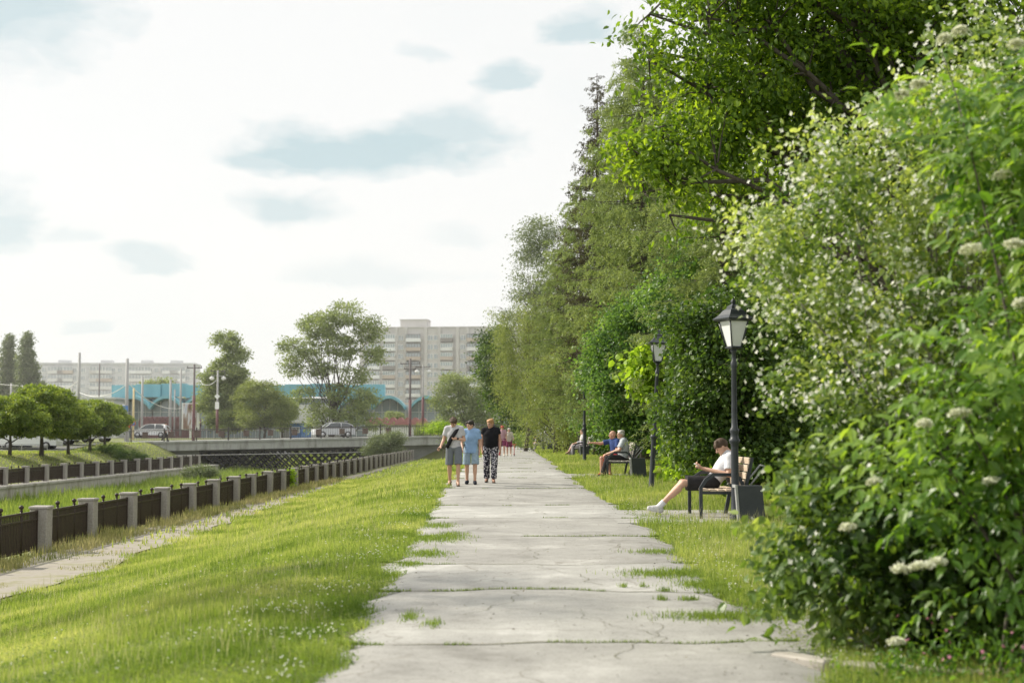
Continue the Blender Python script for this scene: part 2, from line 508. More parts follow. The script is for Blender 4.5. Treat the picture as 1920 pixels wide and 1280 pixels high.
# ----------------------------------------------------------------------------- concrete path
Lp = np.array([G(*p)[:2] for p in [(560, 1300), (590, 1268), (645, 1205), (700, 1115), (728, 1060), (755, 1040), (782, 990), (805, 955), (822, 925), (838, 900), (872, 872), (905, 850)]])
Rp = np.array([G(*p)[:2] for p in [(1590, 1275), (1480, 1200), (1410, 1150), (1310, 1075), (1250, 1010), (1215, 985), (1150, 942), (1095, 908), (1055, 880), (1012, 852)]])
ys = np.concatenate([lines([(5, 40, .12)]), lines([(40.3, 70, .4)]), lines([(71, 141, 2)])])


def edgeL(y): return np.interp(y, Lp[:, 1], Lp[:, 0], left=Lp[0, 0]) + .11 * wav(y * 0, y, 2.1) + .07 * wav(y * 0 + 3, y, 6.3)
def edgeR(y): return np.interp(y, Rp[:, 1], Rp[:, 0]) + .12 * wav(y * 0 + 9, y, 1.7) + .07 * wav(y * 0 + 5, y, 5.9)


nu = 14
us = np.linspace(0, 1, nu)
PX = edgeL(ys)[:, None] * (1 - us) + edgeR(ys)[:, None] * us
PY = np.repeat(ys[:, None], nu, 1)


def PZ(x, y): return GZ(np.maximum(x, -1.69), y) + .035 + .022 * wav(x, y, .62, 1.0)


PZZ = PZ(PX, PY)
PZZ[:, 0] -= .05; PZZ[:, -1] -= .05
ii = (np.arange(len(ys) - 1)[:, None] * nu + np.arange(nu - 1)[None]).ravel()
# the concrete: slabs of slightly different greys, stains, soft dappled light put into the colour, and hairline cracks
m, nt2, out = nodes('path_slabs')
p = N(nt2, 'ShaderNodeBsdfPrincipled', Roughness=.92); p.inputs['Specular IOR Level'].default_value = .25
nt2.links.new(p.outputs[0], out.inputs[0])
tcn = N(nt2, 'ShaderNodeTexCoord')
na = N(nt2, 'ShaderNodeTexNoise', Scale=.9, Detail=9.0, Roughness=.62); nt2.links.new(tcn.outputs['Object'], na.inputs[0])
nb_ = N(nt2, 'ShaderNodeTexNoise', Scale=60.0, Detail=3.0); nt2.links.new(tcn.outputs['Object'], nb_.inputs[0])
ra = ramp(nt2, [(.30, (.215, .21, .195)), (.45, (.315, .311, .295)), (.56, (.345, .341, .322)), (.68, (.455, .45, .43))], na.outputs[0])
nm_ = N(nt2, 'ShaderNodeTexNoise', Scale=7.0, Detail=8.0, Roughness=.7); nt2.links.new(tcn.outputs['Object'], nm_.inputs[0])
ad_ = N(nt2, 'ShaderNodeMix', data_type='FLOAT'); ad_.inputs[0].default_value = .45; nt2.links.new(nb_.outputs[0], ad_.inputs[2]); nt2.links.new(nm_.outputs[0], ad_.inputs[3])
rb = ramp(nt2, [(.34, (.66, .65, .63)), (.44, (.93, .93, .92)), (.62, (1.12, 1.12, 1.12))], ad_.outputs[0])
mu = N(nt2, 'ShaderNodeMix', data_type='RGBA', blend_type='MULTIPLY'); mu.inputs[0].default_value = 1
nt2.links.new(ra.outputs[0], mu.inputs[6]); nt2.links.new(rb.outputs[0], mu.inputs[7])
att = N(nt2, 'ShaderNodeAttribute', attribute_name='tint')
rs = ramp(nt2, [(0, (.86, .85, .84)), (1, (1.06, 1.06, 1.06))], att.outputs['Fac'])
mu2 = N(nt2, 'ShaderNodeMix', data_type='RGBA', blend_type='MULTIPLY'); mu2.inputs[0].default_value = 1
nt2.links.new(mu.outputs[2], mu2.inputs[6]); nt2.links.new(rs.outputs[0], mu2.inputs[7])
nd_ = N(nt2, 'ShaderNodeTexNoise', Scale=2.5, Detail=4.0); nt2.links.new(tcn.outputs['Object'], nd_.inputs[0])
addv = N(nt2, 'ShaderNodeVectorMath', operation='MULTIPLY_ADD'); nt2.links.new(nd_.outputs['Color'], addv.inputs[0]); addv.inputs[1].default_value = (.5, .5, .5)
nt2.links.new(tcn.outputs['Object'], addv.inputs[2])
vo = N(nt2, 'ShaderNodeTexVoronoi', feature='DISTANCE_TO_EDGE', Scale=.8); nt2.links.new(addv.outputs[0], vo.inputs['Vector'])
gate = N(nt2, 'ShaderNodeTexNoise', Scale=.45, Detail=2.0); nt2.links.new(tcn.outputs['Object'], gate.inputs[0])
rg = ramp(nt2, [(.46, (0, 0, 0)), (.55, (1, 1, 1))], gate.outputs[0])
rc = ramp(nt2, [(0, (1, 1, 1)), (.012, (0, 0, 0))], vo.outputs['Distance'])
cf = N(nt2, 'ShaderNodeMath', operation='MULTIPLY'); nt2.links.new(rg.outputs[0], cf.inputs[0]); nt2.links.new(rc.outputs[0], cf.inputs[1])
cf2 = N(nt2, 'ShaderNodeMath', operation='MULTIPLY'); nt2.links.new(cf.outputs[0], cf2.inputs[0]); cf2.inputs[1].default_value = .7
mu3 = N(nt2, 'ShaderNodeMix', data_type='RGBA'); nt2.links.new(cf2.outputs[0], mu3.inputs[0]); nt2.links.new(mu2.outputs[2], mu3.inputs[6]); mu3.inputs[7].default_value = (.16, .145, .12, 1)
nt2.links.new(mu3.outputs[2], p.inputs['Base Color'])
bpn = N(nt2, 'ShaderNodeBump', Strength=.25, Distance=.01); nt2.links.new(nb_.outputs[0], bpn.inputs['Height']); nt2.links.new(bpn.outputs[0], p.inputs['Normal'])
M_slab = m
JY = [G(640, 1213)[1], G(700, 1117)[1], G(740, 1062)[1], G(790, 1010)[1], G(810, 974)[1], G(815, 950)[1], G(830, 918)[1]]
while JY[-1] < 130: JY.append(JY[-1] + [3.1, 5.2, 4.0, 2.6, 6.1, 4.4][len(JY) % 6])
slab = np.searchsorted(np.array(JY), PY + .12 * wav(PX, PY * 0, 1.3))
tn = rng.random(80)[slab % 80]
path = obj('path', np_mesh('path', np.stack([PX, PY, PZZ], -1).reshape(-1, 3), np.stack([ii, ii + 1, ii + nu + 1, ii + nu], 1), M_slab, tn.ravel(), smooth=True))
tag(path, kind='structure')


def quad_sheet(name, poly, dz, m, n=1, skirt=False):
    """A thin paved sheet following the ground: poly is two rows of (x, y) points."""
    a, b = poly
    k = 8
    vs, fs = [], []
    for q in range(len(a)):
        for j in range(k + 1):
            t = j / k; x = a[q][0] * (1 - t) + b[q][0] * t; y = a[q][1] * (1 - t) + b[q][1] * t
            vs.append((x, y, GZ1(x, y) + (dz if not skirt or 0 < q < len(a) - 1 else -.08)))
    for q in range(len(a) - 1):
        for j in range(k):
            i = q * (k + 1) + j
            fs.append((i, i + 1, i + k + 2, i + k + 1))
    o = obj(name, np_mesh(name, np.array(vs), np.array(fs), m, np.full(len(vs), .5)))
    return tag(o, kind='structure')


def spur(y0, y1, x1, x0=1.6):
    yy = np.linspace(y0, y1, 14); yy = np.concatenate([[yy[0]], yy, [yy[-1]]])
    return quad_sheet('pavement', ([(x0, y) for y in yy], [(x1 + .15 * math.sin(5 * y), y + .05) for y in yy]), .028, M_slab, skirt=True)


spur(21.6, 25.0, 3.9)
spur(39.2, 42.0, 3.6)
spur(64.5, 66.8, 3.7)
spur(9.3, 11.2, 2.6)
# worn walkway along the river fence, and the narrow cross path in the far lawn
yy = lines([(4, 60, 1.0), (60, 138, 3)])
wl = [(-9.3 + .12 * math.sin(y * 1.7), y) for y in yy]
wr = [(-7.2 - .022 * (y - 20) + .18 * math.sin(y * .8) + .1 * math.sin(y * 2.3), y) for y in yy]
quad_sheet('walkway', (wl, wr), .02, M_walk)
quad_sheet('footpath', ([(-9, 63.2), (-9, 64.6)], [(-1.7, 65.0), (-1.7, 66.2)]), .03, M_slab)
# pale kerb stone running under the near bush
kb = MB(); kp = [(1.72, 9.35), (2.0, 9.0), (2.45, 8.75), (3.0, 8.65), (3.9, 8.6)]
for (xa, ya), (xb, yb) in zip(kp, kp[1:]):
    kb.box(((xa + xb) / 2, (ya + yb) / 2, GZ1(xa, ya) + .0), (math.hypot(xb - xa, yb - ya) - .01, .14, .10), math.atan2(yb - ya, xb - xa), ch=.012)
tag(kb.build('kerb', M_granite2), kind='structure')

# ----------------------------------------------------------------------------- river fences and walls
def finial_post(mb, x, h):
    mb.tube([(x, 0, .02), (x, 0, h)], .026, 8)
    mb.lathe([(.03, h - .01), (.034, h + .01), (.018, h + .025), (.045, h + .05), (.05, h + .075), (.04, h + .1), (.012, h + .118)], (x, 0, 0), 10)


def river_fence(label, x, y0, n, step, zb):
    f = thing('river_fence', label, 'fence', (x, y0, zb), R(90))
    pm = MB().box((0, 0, .44), (.37, .36, 1.0), ch=.02); pm.box((0, 0, .955), (.41, .40, .05), ch=.015)
    wdt = step - .37
    pn = MB()
    pn.box((0, 0, .84), (wdt, .05, .045)); pn.box((0, 0, .69), (wdt, .04, .03)); pn.box((0, 0, .09), (wdt, .045, .04))
    nb = int(wdt / .085)
    for i in range(nb):
        xx = -wdt / 2 + wdt * (i + .5) / nb
        pn.box((xx, 0, .39), (.042, .022, .58)); pn.box((xx, 0, .765), (.028, .018, .12))
    for xx in (-wdt / 2 + .03, wdt / 2 - .03): pn.box((xx, 0, .44), (.045, .05, .87))
    up = MB(); finial_post(up, 0, .90)
    p0 = q0 = u0 = None
    for i in range(n):
        jit = rng.normal(0, .012, 3)
        if p0 is None: p0 = o = pm.build('granite_post', M_granite, f)
        else: o = p0.copy(); COL.objects.link(o); o.parent = f
        o.location = (i * step, jit[0], jit[1] * .8); o.rotation_euler = (jit[2], jit[0] * .6, jit[1])
        if i == n - 1: break
        if q0 is None: q0 = q = pn.build('railing_panel', M_iron, f)
        else: q = q0.copy(); COL.objects.link(q); q.parent = f
        q.location = ((i + .5) * step, 0, jit[2])
        for s in (-1, 1):
            if u0 is None: u0 = u = up.build('upright', M_iron, q)
            else: u = u0.copy(); COL.objects.link(u); u.parent = q
            u.location = (s * wdt * .19, 0, 0)
    return f


river_fence('long fence of granite posts and brown iron railings along the near lawn walkway', FENCE_X, 26.0 - 3.4 * 3, 37, 3.4, -1.13)
river_fence('fence of granite posts and brown iron railings across the river on the far bank', FAR_X, 60.0, 20, 3.4, -1.42)
wl_ = MB()
wl_.box((FAR_X + .25, 93, -2.25), (.55, 75, 1.5)); wl_.box((FAR_X + .22, 93, -1.47), (.75, 75.2, .14), ch=.03)
tag(wl_.build('river_wall', M_bank), 'pale stained stone retaining wall with coping under the far fence', 'wall')
wn_ = MB(); wn_.box((FENCE_X - .22, 70, -1.95), (.3, 138, 1.66))
tag(wn_.build('embankment_wall', M_bank), kind='structure')

# ----------------------------------------------------------------------------- thin summer haze over the river and the town
m_hz, nth, oh = nodes('haze'); vs_ = N(nth, 'ShaderNodeVolumeScatter', Density=.0006, Anisotropy=.2); vs_.inputs[0].default_value = (1, .99, .97, 1); nth.links.new(vs_.outputs[0], oh.inputs['Volume'])
SC.cycles.volume_bounces = 0
tag(MB().box((0, 340, 30), (700, 520, 90)).build('haze', m_hz), kind='stuff')


# ----------------------------------------------------------------------------- grass and other ground cover
M_grass = leaf_mat('grass_blades', (.09, .155, .024), (.235, .305, .072), (.49, .50, .21), .45, (1.5, 1.5, .8), .6, .2)
M_reed = leaf_mat('reed_blades', (.10, .16, .035), (.20, .27, .07), (.36, .40, .15), .45, (1.5, 1.5, .7), .6, .2)
M_dry = leaf_mat('dry_blades', (.15, .19, .05), (.33, .33, .15), (.52, .48, .28), .4, (1.3, 1.2, .9), .7, .1)
M_stalk = leaf_mat('seed_stalk', (.26, .28, .11), (.42, .42, .20), (.58, .55, .34), .35, (1.2, 1.2, .9), .7, .1)
M_petal = leaf_mat('white_petals', (.60, .62, .52), (.78, .78, .70), (.85, .85, .80), .35, (1.1, 1.1, 1.0), .6, .2)
M_pink = leaf_mat('pink_petals', (.50, .16, .26), (.60, .25, .35), (.70, .38, .48), .3, (1.1, 1, 1), .6, .2)


def blades(name, X, Y, hgt, wid, m, tint, lean=.45, zf=GZ, dz=-.01, extra=None):
    n = len(X); Z = zf(X, Y) + dz
    P = np.stack([X, Y, Z], 1)
    a = rng.random(n) * 2 * np.pi
    D = np.stack([np.cos(a) * lean * rng.random(n), np.sin(a) * lean * rng.random(n), np.ones(n)], 1)
    S = np.stack([-np.sin(a), np.cos(a), np.zeros(n)], 1) + rng.normal(0, .3, (n, 3))
    arr = leaf_arrays(P, D, np.cross(D, S), hgt, wid, tint, T_BL)
    return tag(leaf_obj(name, [arr] + (extra or []), m), kind='stuff')


def scatter(n, x0, x1, y0, y1, ypow=1.0, keep=None):
    """Points with more of them near y0."""
    t = rng.random(n) ** ypow
    Y = y0 + (y1 - y0) * t; X = x0 + (x1 - x0) * rng.random(n)
    if keep is not None:
        k = keep(X, Y); X, Y = X[k], Y[k]
    return X, Y


def lawn_keep(X, Y):
    px = 960 + F_PX * X / Y
    return (X < edgeL(Y) + .05 + .14 * wav(X, Y, 4) + .12 * wav(X, Y, 1.3, 5)) & (px > -60) & (X > np.maximum(-7.25 - .022 * (Y - 20), -8.9) + .35 * wav(X, Y, .9) + .2 * wav(X, Y, 3))


def tint_of(X, Y, base=.45, amp=.25):
    return base + amp * wav(X, Y, .55, .4) + .22 * wav(X, Y, 1.9, 2) + .12 * wav(X, Y, 5.2, 1) + rng.normal(0, .13, len(X))


X, Y = scatter(560000, -9.0, -.7, 6.5, 75, 2.4, lawn_keep)
hg = (.050 + .0008 * Y) * (1 + .55 * wav(X, Y, 1.5) + .3 * wav(X, Y, 4.1)).clip(.35) * rng.uniform(.6, 1.5, len(X))
lush = np.exp(-((edgeL(Y) - X) / .9) ** 2)
t = tint_of(X, Y, .52, .30) + .22 * (wav(X, Y, 1.0, 7) > .32) - .2 * (wav(X, Y, .9, 1.5) > .38) + .12 * sstep((Y - 16) / 25) - .16 * sstep((12.5 - Y) / 5) - .12 * lush
blades('lawn_grass', X, Y, hg, (.0034 + .00030 * Y), M_grass, t, .9)
X, Y = scatter(9000, -9.0, -.7, 30, 138, 1.2, lambda X, Y: (X < edgeL(Y)) & (X > -8.6))
blades('meadow_grass', X, Y, rng.uniform(.06, .22, len(X)), .02 + .0006 * Y, M_grass, tint_of(X, Y, .55), .8)


def right_keep(X, Y):
    sp = ((Y > 21.7) & (Y < 24.9) & (X < 3.7)) | ((Y > 39.3) & (Y < 41.9) & (X < 3.5)) | ((Y > 9.5) & (Y < 11) & (X < 2.4))
    return (X > edgeR(Y) - .06 - .14 * wav(X, Y, 4) - .12 * wav(X, Y, 1.3, 4)) & ~(sp & (wav(X, Y, 3) < .45))


X, Y = scatter(260000, 1.3, 6.5, 7, 72, 1.9, right_keep)
hg = (.07 + .0011 * Y) * (1 + .4 * wav(X, Y, 1.5)).clip(.4) * rng.uniform(.6, 1.5, len(X))
blades('verge_grass', X, Y, hg, (.0034 + .00030 * Y), M_grass, tint_of(X, Y, .50), .7)
X, Y = scatter(9000, 1.6, 7, 70, 140, 1.2)
blades('verge_grass', X, Y, rng.uniform(.1, .25, len(X)), .07, M_grass, tint_of(X, Y, .5), .7)

# grass in the path joints, and the tufts that creep over the slabs
xs, ys_ = [], []


def joint_y(jy, x, i): return jy + (.17 * np.sin(x * 1.1 + 2.1 * i) + .07 * np.sin(x * 3.7 + i) + .03 * np.sin(x * 9 + 3 * i))  * (.6 + .4 * math.sin(i))


# the open joints themselves: thin dark soil lines wandering across the slabs
jv, jf = [], []
for i, jy in enumerate(JY[:22]):
    q = np.linspace(edgeL(np.array(jy)) + .03, edgeR(np.array(jy)) - .03, 60); yq = joint_y(jy, q, i); wq_ = (.009 + .006 * wav(q, q * 0 + jy, 3.1, i)).clip(.002) * (1 + jy / 60)
    b0 = len(jv)
    for a_, b_, w_ in zip(q, yq, wq_):
        for s_ in (-1, 1): jv.append((a_, b_ + s_ * w_, float(PZ(a_, b_ + s_ * w_)) + .005))
    jf += [(b0 + 2 * k, b0 + 2 * k + 2, b0 + 2 * k + 3, b0 + 2 * k + 1) for k in range(59)]
# cracks that split away from the joints along the slabs
for cx, cy, ln, dx in [(.7, 9.2, 2.6, .25), (1.1, 9.9, 1.7, -.35), (-.3, 11.2, 2.4, .3), (.9, 13.2, 2.2, -.3), (.1, 15.5, 2.6, .25), (1.2, 17.0, 2.4, .1), (-.6, 19.5, 3.0, .2), (.6, 23.5, 3.2, -.15), (-.2, 28, 4, .12), (1.0, 33, 4.5, -.1)]:
    q = np.linspace(0, 1, 46); xq = cx + dx * ln * q + .06 * np.sin(9 * q + cx * 5) + .03 * np.sin(31 * q + cy) + np.cumsum(rng.normal(0, .010, 46)); yq = cy + ln * q
    b0 = len(jv)
    for a_, b_, t_ in zip(xq, yq, q):
        w_ = .0026 * (1 - .7 * t_) * (1 + cy / 30)
        for s_ in (-1, 1): jv.append((a_ + s_ * w_, b_, float(PZ(a_, b_)) + .0055))
    jf += [(b0 + 2 * k, b0 + 2 * k + 1, b0 + 2 * k + 3, b0 + 2 * k + 2) for k in range(45)]
M_joint = mat('joint_soil', (.09, .08, .055), (.14, .14, .07), 12, .95)
tag(obj('path_joints', np_mesh('path_joints', np.array(jv), np.array(jf), M_joint)), kind='structure')
for i, jy in enumerate(JY[:14]):
    n = 1500
    u = rng.beta(.45, .55, n); xx = edgeL(jy) + (edgeR(jy) - edgeL(jy)) * u
    k = (wav(xx, xx * 0 + jy, 2.1, i) > rng.uniform(-.1, .25)) | (u < .10) | (u > .92); xx = xx[k]
    xs.append(xx); ys_.append(joint_y(jy, xx, i) + rng.normal(0, .012, len(xx)))
njoint = sum(len(q) for q in xs)
for px, py, sx, sy, n in [(815, 1018, .28, .35, 1400), (800, 1045, .2, .25, 800), (768, 1065, .1, .15, 300), (770, 1165, .05, .16, 160), (812, 1178, .05, .1, 120), (1265, 1085, .35, .22, 1800), (1320, 1105, .2, .2, 900),
                          (1240, 1134, .04, .04, 80), (1292, 1134, .06, .05, 130), (1207, 1108, .03, .03, 50), (1168, 1109, .03, .03, 50), (1247, 1117, .05, .04, 90),
                          (1230, 1040, .25, .15, 500), (820, 990, .2, .3, 700), (1360, 1165, .35, .12, 1500), (845, 1010, .15, .4, 500)]:
    g = G(px, py); xs.append(g[0] + rng.normal(0, sx, n) * .7); ys_.append(g[1] + rng.normal(0, sy, n) * .9)
X, Y = np.concatenate(xs), np.concatenate(ys_)
blades('joint_grass', X, Y, rng.uniform(.012, .035, len(X)) * np.where(np.arange(len(X)) < njoint, 1, 1.7), .0065, M_grass, rng.normal(.25, .15, len(X)), 1.3, PZ, -.004)
# white clover heads and pale specks in the lawn edges
X, Y = scatter(26000, -4.5, -.8, 7, 40, 1.9, lambda X, Y: (X < edgeL(Y) - .05) & (rng.random(len(X)) < np.exp(-((edgeL(Y) - X) / .85) ** 2) * .42 * (wav(X, Y, 1.4) > .18) + .012))
X2, Y2 = scatter(7000, 1.8, 3.6, 9, 40, 1.6, lambda X, Y: (X > edgeR(Y) + .02) & (rng.random(len(X)) < .35 * np.exp(-((X - edgeR(Y)) / .5) ** 2)))
X, Y = np.concatenate([X, X2]), np.concatenate([Y, Y2])
P = np.stack([X, Y, GZ(X, Y) + rng.uniform(.05, .11, len(X))], 1)
arr = [leaf_arrays(P, rng.normal(size=P.shape), rng.normal(size=P.shape) + np.array([0, 0, 1.]), rng.uniform(.009, .017, len(X)), .012, rng.random(len(X)), T_RH) for _ in range(2)]
tag(leaf_obj('clover_flowers', arr, M_petal), kind='stuff')
# feathery seed stalks standing over the mown grass
X, Y = scatter(9000, -8, -1.2, 9, 60, 1.4, lambda X, Y: (X < edgeL(Y) - .3) & (X > -7.4) & (wav(X, Y, .8, 4) > -.15))
blades('seed_stalks', X, Y, rng.uniform(.10, .24, len(X)), .0025 + .00018 * Y, M_stalk, rng.normal(.6, .2, len(X)), .7)
X, Y = scatter(9000, 1.8, 6, 10, 55, 1.4, lambda X, Y: (X > edgeR(Y) + .15) & (wav(X, Y, .8, 4) > -.1))
blades('seed_stalks', X, Y, rng.uniform(.12, .30, len(X)), .0025 + .00018 * Y, M_stalk, rng.normal(.6, .2, len(X)), .7)
# dead leaves, twigs and grit lying on the slabs
X, Y = scatter(2600, -1.6, 2.0, 7, 45, 1.7, lambda X, Y: (X > edgeL(Y)) & (X < edgeR(Y)) & (rng.random(len(X)) < .25 + np.exp(-((X - edgeR(Y)) / .5) ** 2) + .6 * np.exp(-((X - edgeL(Y)) / .3) ** 2)))
P = np.stack([X, Y, PZ(X, Y) + .008], 1); L = rng.uniform(.008, .034, len(X))
tag(leaf_obj('leaf_litter', leaf_arrays(P, rng.normal(size=P.shape) * np.array([1, 1, .1]), rng.normal(size=P.shape) * .2 + np.array([0, 0, 1.]), L, L * rng.uniform(.2, .7, len(X)), rng.normal(.1, .3, len(X)), T_RH), leaf_mat('litter', (.05, .04, .022), (.14, .10, .05), (.20, .19, .07), .1)), kind='stuff')
# low clover leaves and rosettes among the grass
X, Y = scatter(90000, -5.5, -.8, 6.5, 26, 2.2, lambda X, Y: (X < edgeL(Y) + .12 + .12 * wav(X, Y, 5)) & (wav(X, Y, 1.6, 3) + .9 * np.exp(-((edgeL(Y) - X) / .8) ** 2) > .25))
X2, Y2 = scatter(40000, 1.4, 4.0, 7.5, 26, 2.0, lambda X, Y: (X > edgeR(Y) - .12 - .12 * wav(X, Y, 5)) & (wav(X, Y, 1.6, 3) + .9 * np.exp(-((X - edgeR(Y)) / .5) ** 2) > .3))
X, Y = np.concatenate([X, X2]), np.concatenate([Y, Y2])
P = np.stack([X, Y, GZ(X, Y) + rng.uniform(.005, .06, len(X))], 1)
tag(leaf_obj('clover_leaves', leaf_arrays(P, rng.normal(size=P.shape) * np.array([1, 1, .3]), rng.normal(size=P.shape) * .35 + np.array([0, 0, 1.]), rng.uniform(.012, .03, len(X)), rng.uniform(.012, .022, len(X)), tint_of(X, Y, .22, .2), T_RH), M_grass), kind='stuff')
# reeds filling the river bed
X, Y = scatter(120000, -26.9, -10.1, 40, 132, .9, lambda X, Y: rng.random(len(X)) < .55 + .45 * wav(X, Y, .5))
hg = (.75 + .35 * wav(X, Y, .35) + .2 * wav(X, Y, 1.2)) * rng.uniform(.6, 1.25, len(X))
blades('reeds', X, Y, hg.clip(.2), .035 + .0003 * Y, M_reed, tint_of(X, Y, .45, .3), .5)
# dry weeds at the feet of the near fence and on the old walkway
X, Y = scatter(24000, -9.75, -8.75, 16, 75, 1.4, lambda X, Y: rng.random(len(X)) < .35 + .6 * wav(X * 0, Y, .9) + .2)
blades('dry_weeds', X, Y, rng.uniform(.05, .26, len(X)) * (1 + .6 * wav(X, Y, .8)).clip(.3), .008 + .0003 * Y, M_dry, tint_of(X, Y, .5, .4), .7)
X, Y = scatter(26000, -9.2, -7.0, 16, 80, 1.3, lambda X, Y: wav(X, Y, 1.2, 3) > .14)
blades('walkway_weeds', X, Y, rng.uniform(.02, .11, len(X)), .008 + .0003 * Y, M_dry, tint_of(X, Y, .35, .4), 1.0)
# grass across the river, and beyond the bridge
X, Y = scatter(40000, -60, -28, 70, 128, 1)
blades('bank_grass', X, Y, rng.uniform(.05, .14, len(X)), .06, M_grass, tint_of(X, Y, .62), 1.0)
X, Y = scatter(20000, -27, -8, 146, 186, 1)
blades('reeds', X, Y, rng.uniform(.6, 1.9, len(X)), .12, M_reed, tint_of(X, Y, .7), .5)


# ----------------------------------------------------------------------------- trees and shrubs
M_bark = mat('bark', (.06, .05, .04), (.11, .095, .08), 8, .95, .5, stretch=(1, 1, .25))
M_bark_pale = mat('pale_bark', (.12, .11, .09), (.20, .185, .16), 8, .95, .4, stretch=(1, 1, .25))
M_oak = leaf_mat('oak_leaves', (.038, .082, .013), (.095, .165, .024), (.22, .32, .042), .5, (2.5, 2.3, .6))
M_maple = leaf_mat('maple_leaves', (.04, .09, .028), (.095, .175, .055), (.20, .30, .09), .4, (2.0, 2.0, .8))
M_lime = leaf_mat('bright_leaves', (.12, .20, .018), (.24, .36, .04), (.38, .50, .075), .5, (1.6, 1.6, .7))
M_larch = leaf_mat('larch_needles', (.10, .145, .058), (.205, .265, .105), (.33, .39, .165), .35, (1.6, 1.55, .8))
M_spruce = leaf_mat('spruce_needles', (.045, .045, .028), (.08, .078, .045), (.13, .12, .075), .25, (1.5, 1.4, .9))
M_willow = leaf_mat('willow_leaves', (.10, .135, .042), (.20, .25, .08), (.33, .37, .14), .4, (1.6, 1.55, .8))
M_poplar = leaf_mat('poplar_leaves', (.09, .12, .065), (.16, .20, .10), (.25, .29, .16), .3, (1.5, 1.5, .9))
M_elm = leaf_mat('elm_leaves', (.12, .16, .06), (.22, .27, .11), (.34, .39, .17), .4, (1.5, 1.5, .9))
M_globe = leaf_mat('globe_leaves', (.055, .095, .02), (.16, .23, .045), (.34, .40, .10), .45, (1.8, 1.7, .7))
M_dark = leaf_mat('dark_leaves', (.028, .058, .014), (.062, .115, .026), (.14, .20, .048), .36, (2.0, 2.0, .8))
M_mock = leaf_mat('mock_orange_leaves', (.028, .066, .014), (.125, .20, .045), (.38, .45, .18), .42, (2.0, 1.9, .7), .4, .45)
M_elder = leaf_mat('elder_leaves', (.03, .078, .013), (.105, .20, .034), (.26, .36, .075), .45, (2.0, 2.0, .6), .4, .45)
M_cream = leaf_mat('cream_umbels', (.50, .53, .34), (.70, .71, .56), (.82, .82, .72), .3, (1.1, 1.1, .9), .7, .1)


def at(px, py, Y, dz=0.0):
    p = W(px, py, Y); return (p[0], Y, GZ1(p[0], Y) + dz)


def rel(base, *pts):
    """Crown blobs given as (px, py, Y, rx, ry, rz) relative to the tree's base."""
    out = []
    for px, py, Y, rx, ry, rz in pts:
        out.append((W(px, py, Y) - np.array(base), np.array([rx, ry, rz])))
    return out


def clumped(blobs, nc, per, shell, sig):
    """Twig tips gathered in clumps over the blobs' shells."""
    c, d = sample_blobs(blobs, nc, shell)
    k = np.repeat(np.arange(nc), per)
    o = rng.normal(size=(nc * per, 3)) * sig * rng.uniform(.7, 1.4, nc)[k][:, None]
    return c[k] + o, unit(d[k] + o / sig * .45), k


# --- the near flowering bush: arching stems, leaves, four-petalled blossoms
def shrub_stems(root, tips, base_r, m, n=60, rad=.014):
    mb = MB()
    idx = rng.choice(len(tips), n, replace=False)
    for i in idx:
        a = np.array([rng.normal(0, base_r), rng.normal(0, base_r), -.05]); b = tips[i]
        mid = a * .45 + b * .55 + np.array([0, 0, .22 * np.linalg.norm(b - a)]) + rng.normal(0, .08, 3)
        pts = [a * (1 - t) ** 2 + mid * 2 * t * (1 - t) + b * t * t for t in np.linspace(0, 1, 8)]
        mb.tube(pts, np.linspace(rad, rad * .3, 8), 5, cap=False)
    return mb.build('stem', m, root)


def blossoms(P, size, petals=4):
    arrs = []
    n = len(P)
    A = unit(rng.normal(size=(n, 3)) + np.array([-.5, -.6, .5])); B = unit(np.cross(A, rng.normal(size=(n, 3)))); C = np.cross(A, B)
    for k in range(petals):
        t = 2 * math.pi * k / petals
        D = B * math.cos(t) + C * math.sin(t) + A * .25
        arrs.append(leaf_arrays(P, D, A, size * rng.uniform(.8, 1.2, n), size * .8, rng.random(n), T_RH))
    return arrs


base = np.array([3.15, 10.6, GZ1(3.15, 10.6)])
mo = thing('mock_orange_bush', 'tall white flowering bush overhanging the path edge in front of the bench', 'bush', base)
bl = [(np.array(c) - base, np.array(r)) for c, r in [((3.3, 10.4, .85), (1.1, 1.2, .8)), ((3.0, 10.8, 1.55), (1.0, 1.2, .7)), ((3.25, 10.8, 2.15), (1.35, 1.3, .6)), ((3.15, 11, 2.85), (1.5, 1.3, .5)), ((3.15, 10.9, 3.2), (1.1, 1.2, .4)),
                                                    ((3.9, 11, 3.5), (1.3, 1.3, .55)), ((4.6, 10.8, 3.9), (1.4, 1.2, .7)), ((4.4, 10.6, 2.0), (1.6, 1.5, 1.4)), ((4.6, 10.4, .9), (1.6, 1.3, .9)), ((2.52, 9.95, .52), (.78, .7, .58)), ((2.35, 9.75, .28), (.66, .55, .36)), ((2.45, 9.8, .75), (.6, .5, .4)), ((2.9, 10.2, 1.0), (.75, .6, .5)), ((3.1, 9.5, .45), (.95, .6, .55)), ((3.0, 9.3, .25), (.9, .5, .35)), ((4.0, 9.4, .6), (.9, .6, .7)), ((2.85, 10.3, 1.15), (.6, .7, .5))]]
tips, dirs, cl = clumped(bl, 400, 11, .72, .115)
shrub_stems(mo, tips, .35, M_bark_pale, 90, .011)
n = 88000
k = rng.integers(0, len(tips), n)
P = tips[k] + rng.normal(size=(n, 3)) * .07
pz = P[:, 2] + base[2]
D = dirs[k] * .7 + rng.normal(size=(n, 3)) * .6 + np.array([0, 0, -.25]); Nn = rng.normal(size=(n, 3)) * .5 + np.array([-.2, -.2, .7])
L = rng.uniform(.035, .07, n) * (1 + .55 * sstep((1.5 - pz) / .8))
ctint = (rng.normal(0, .2, 400)[cl])[k]
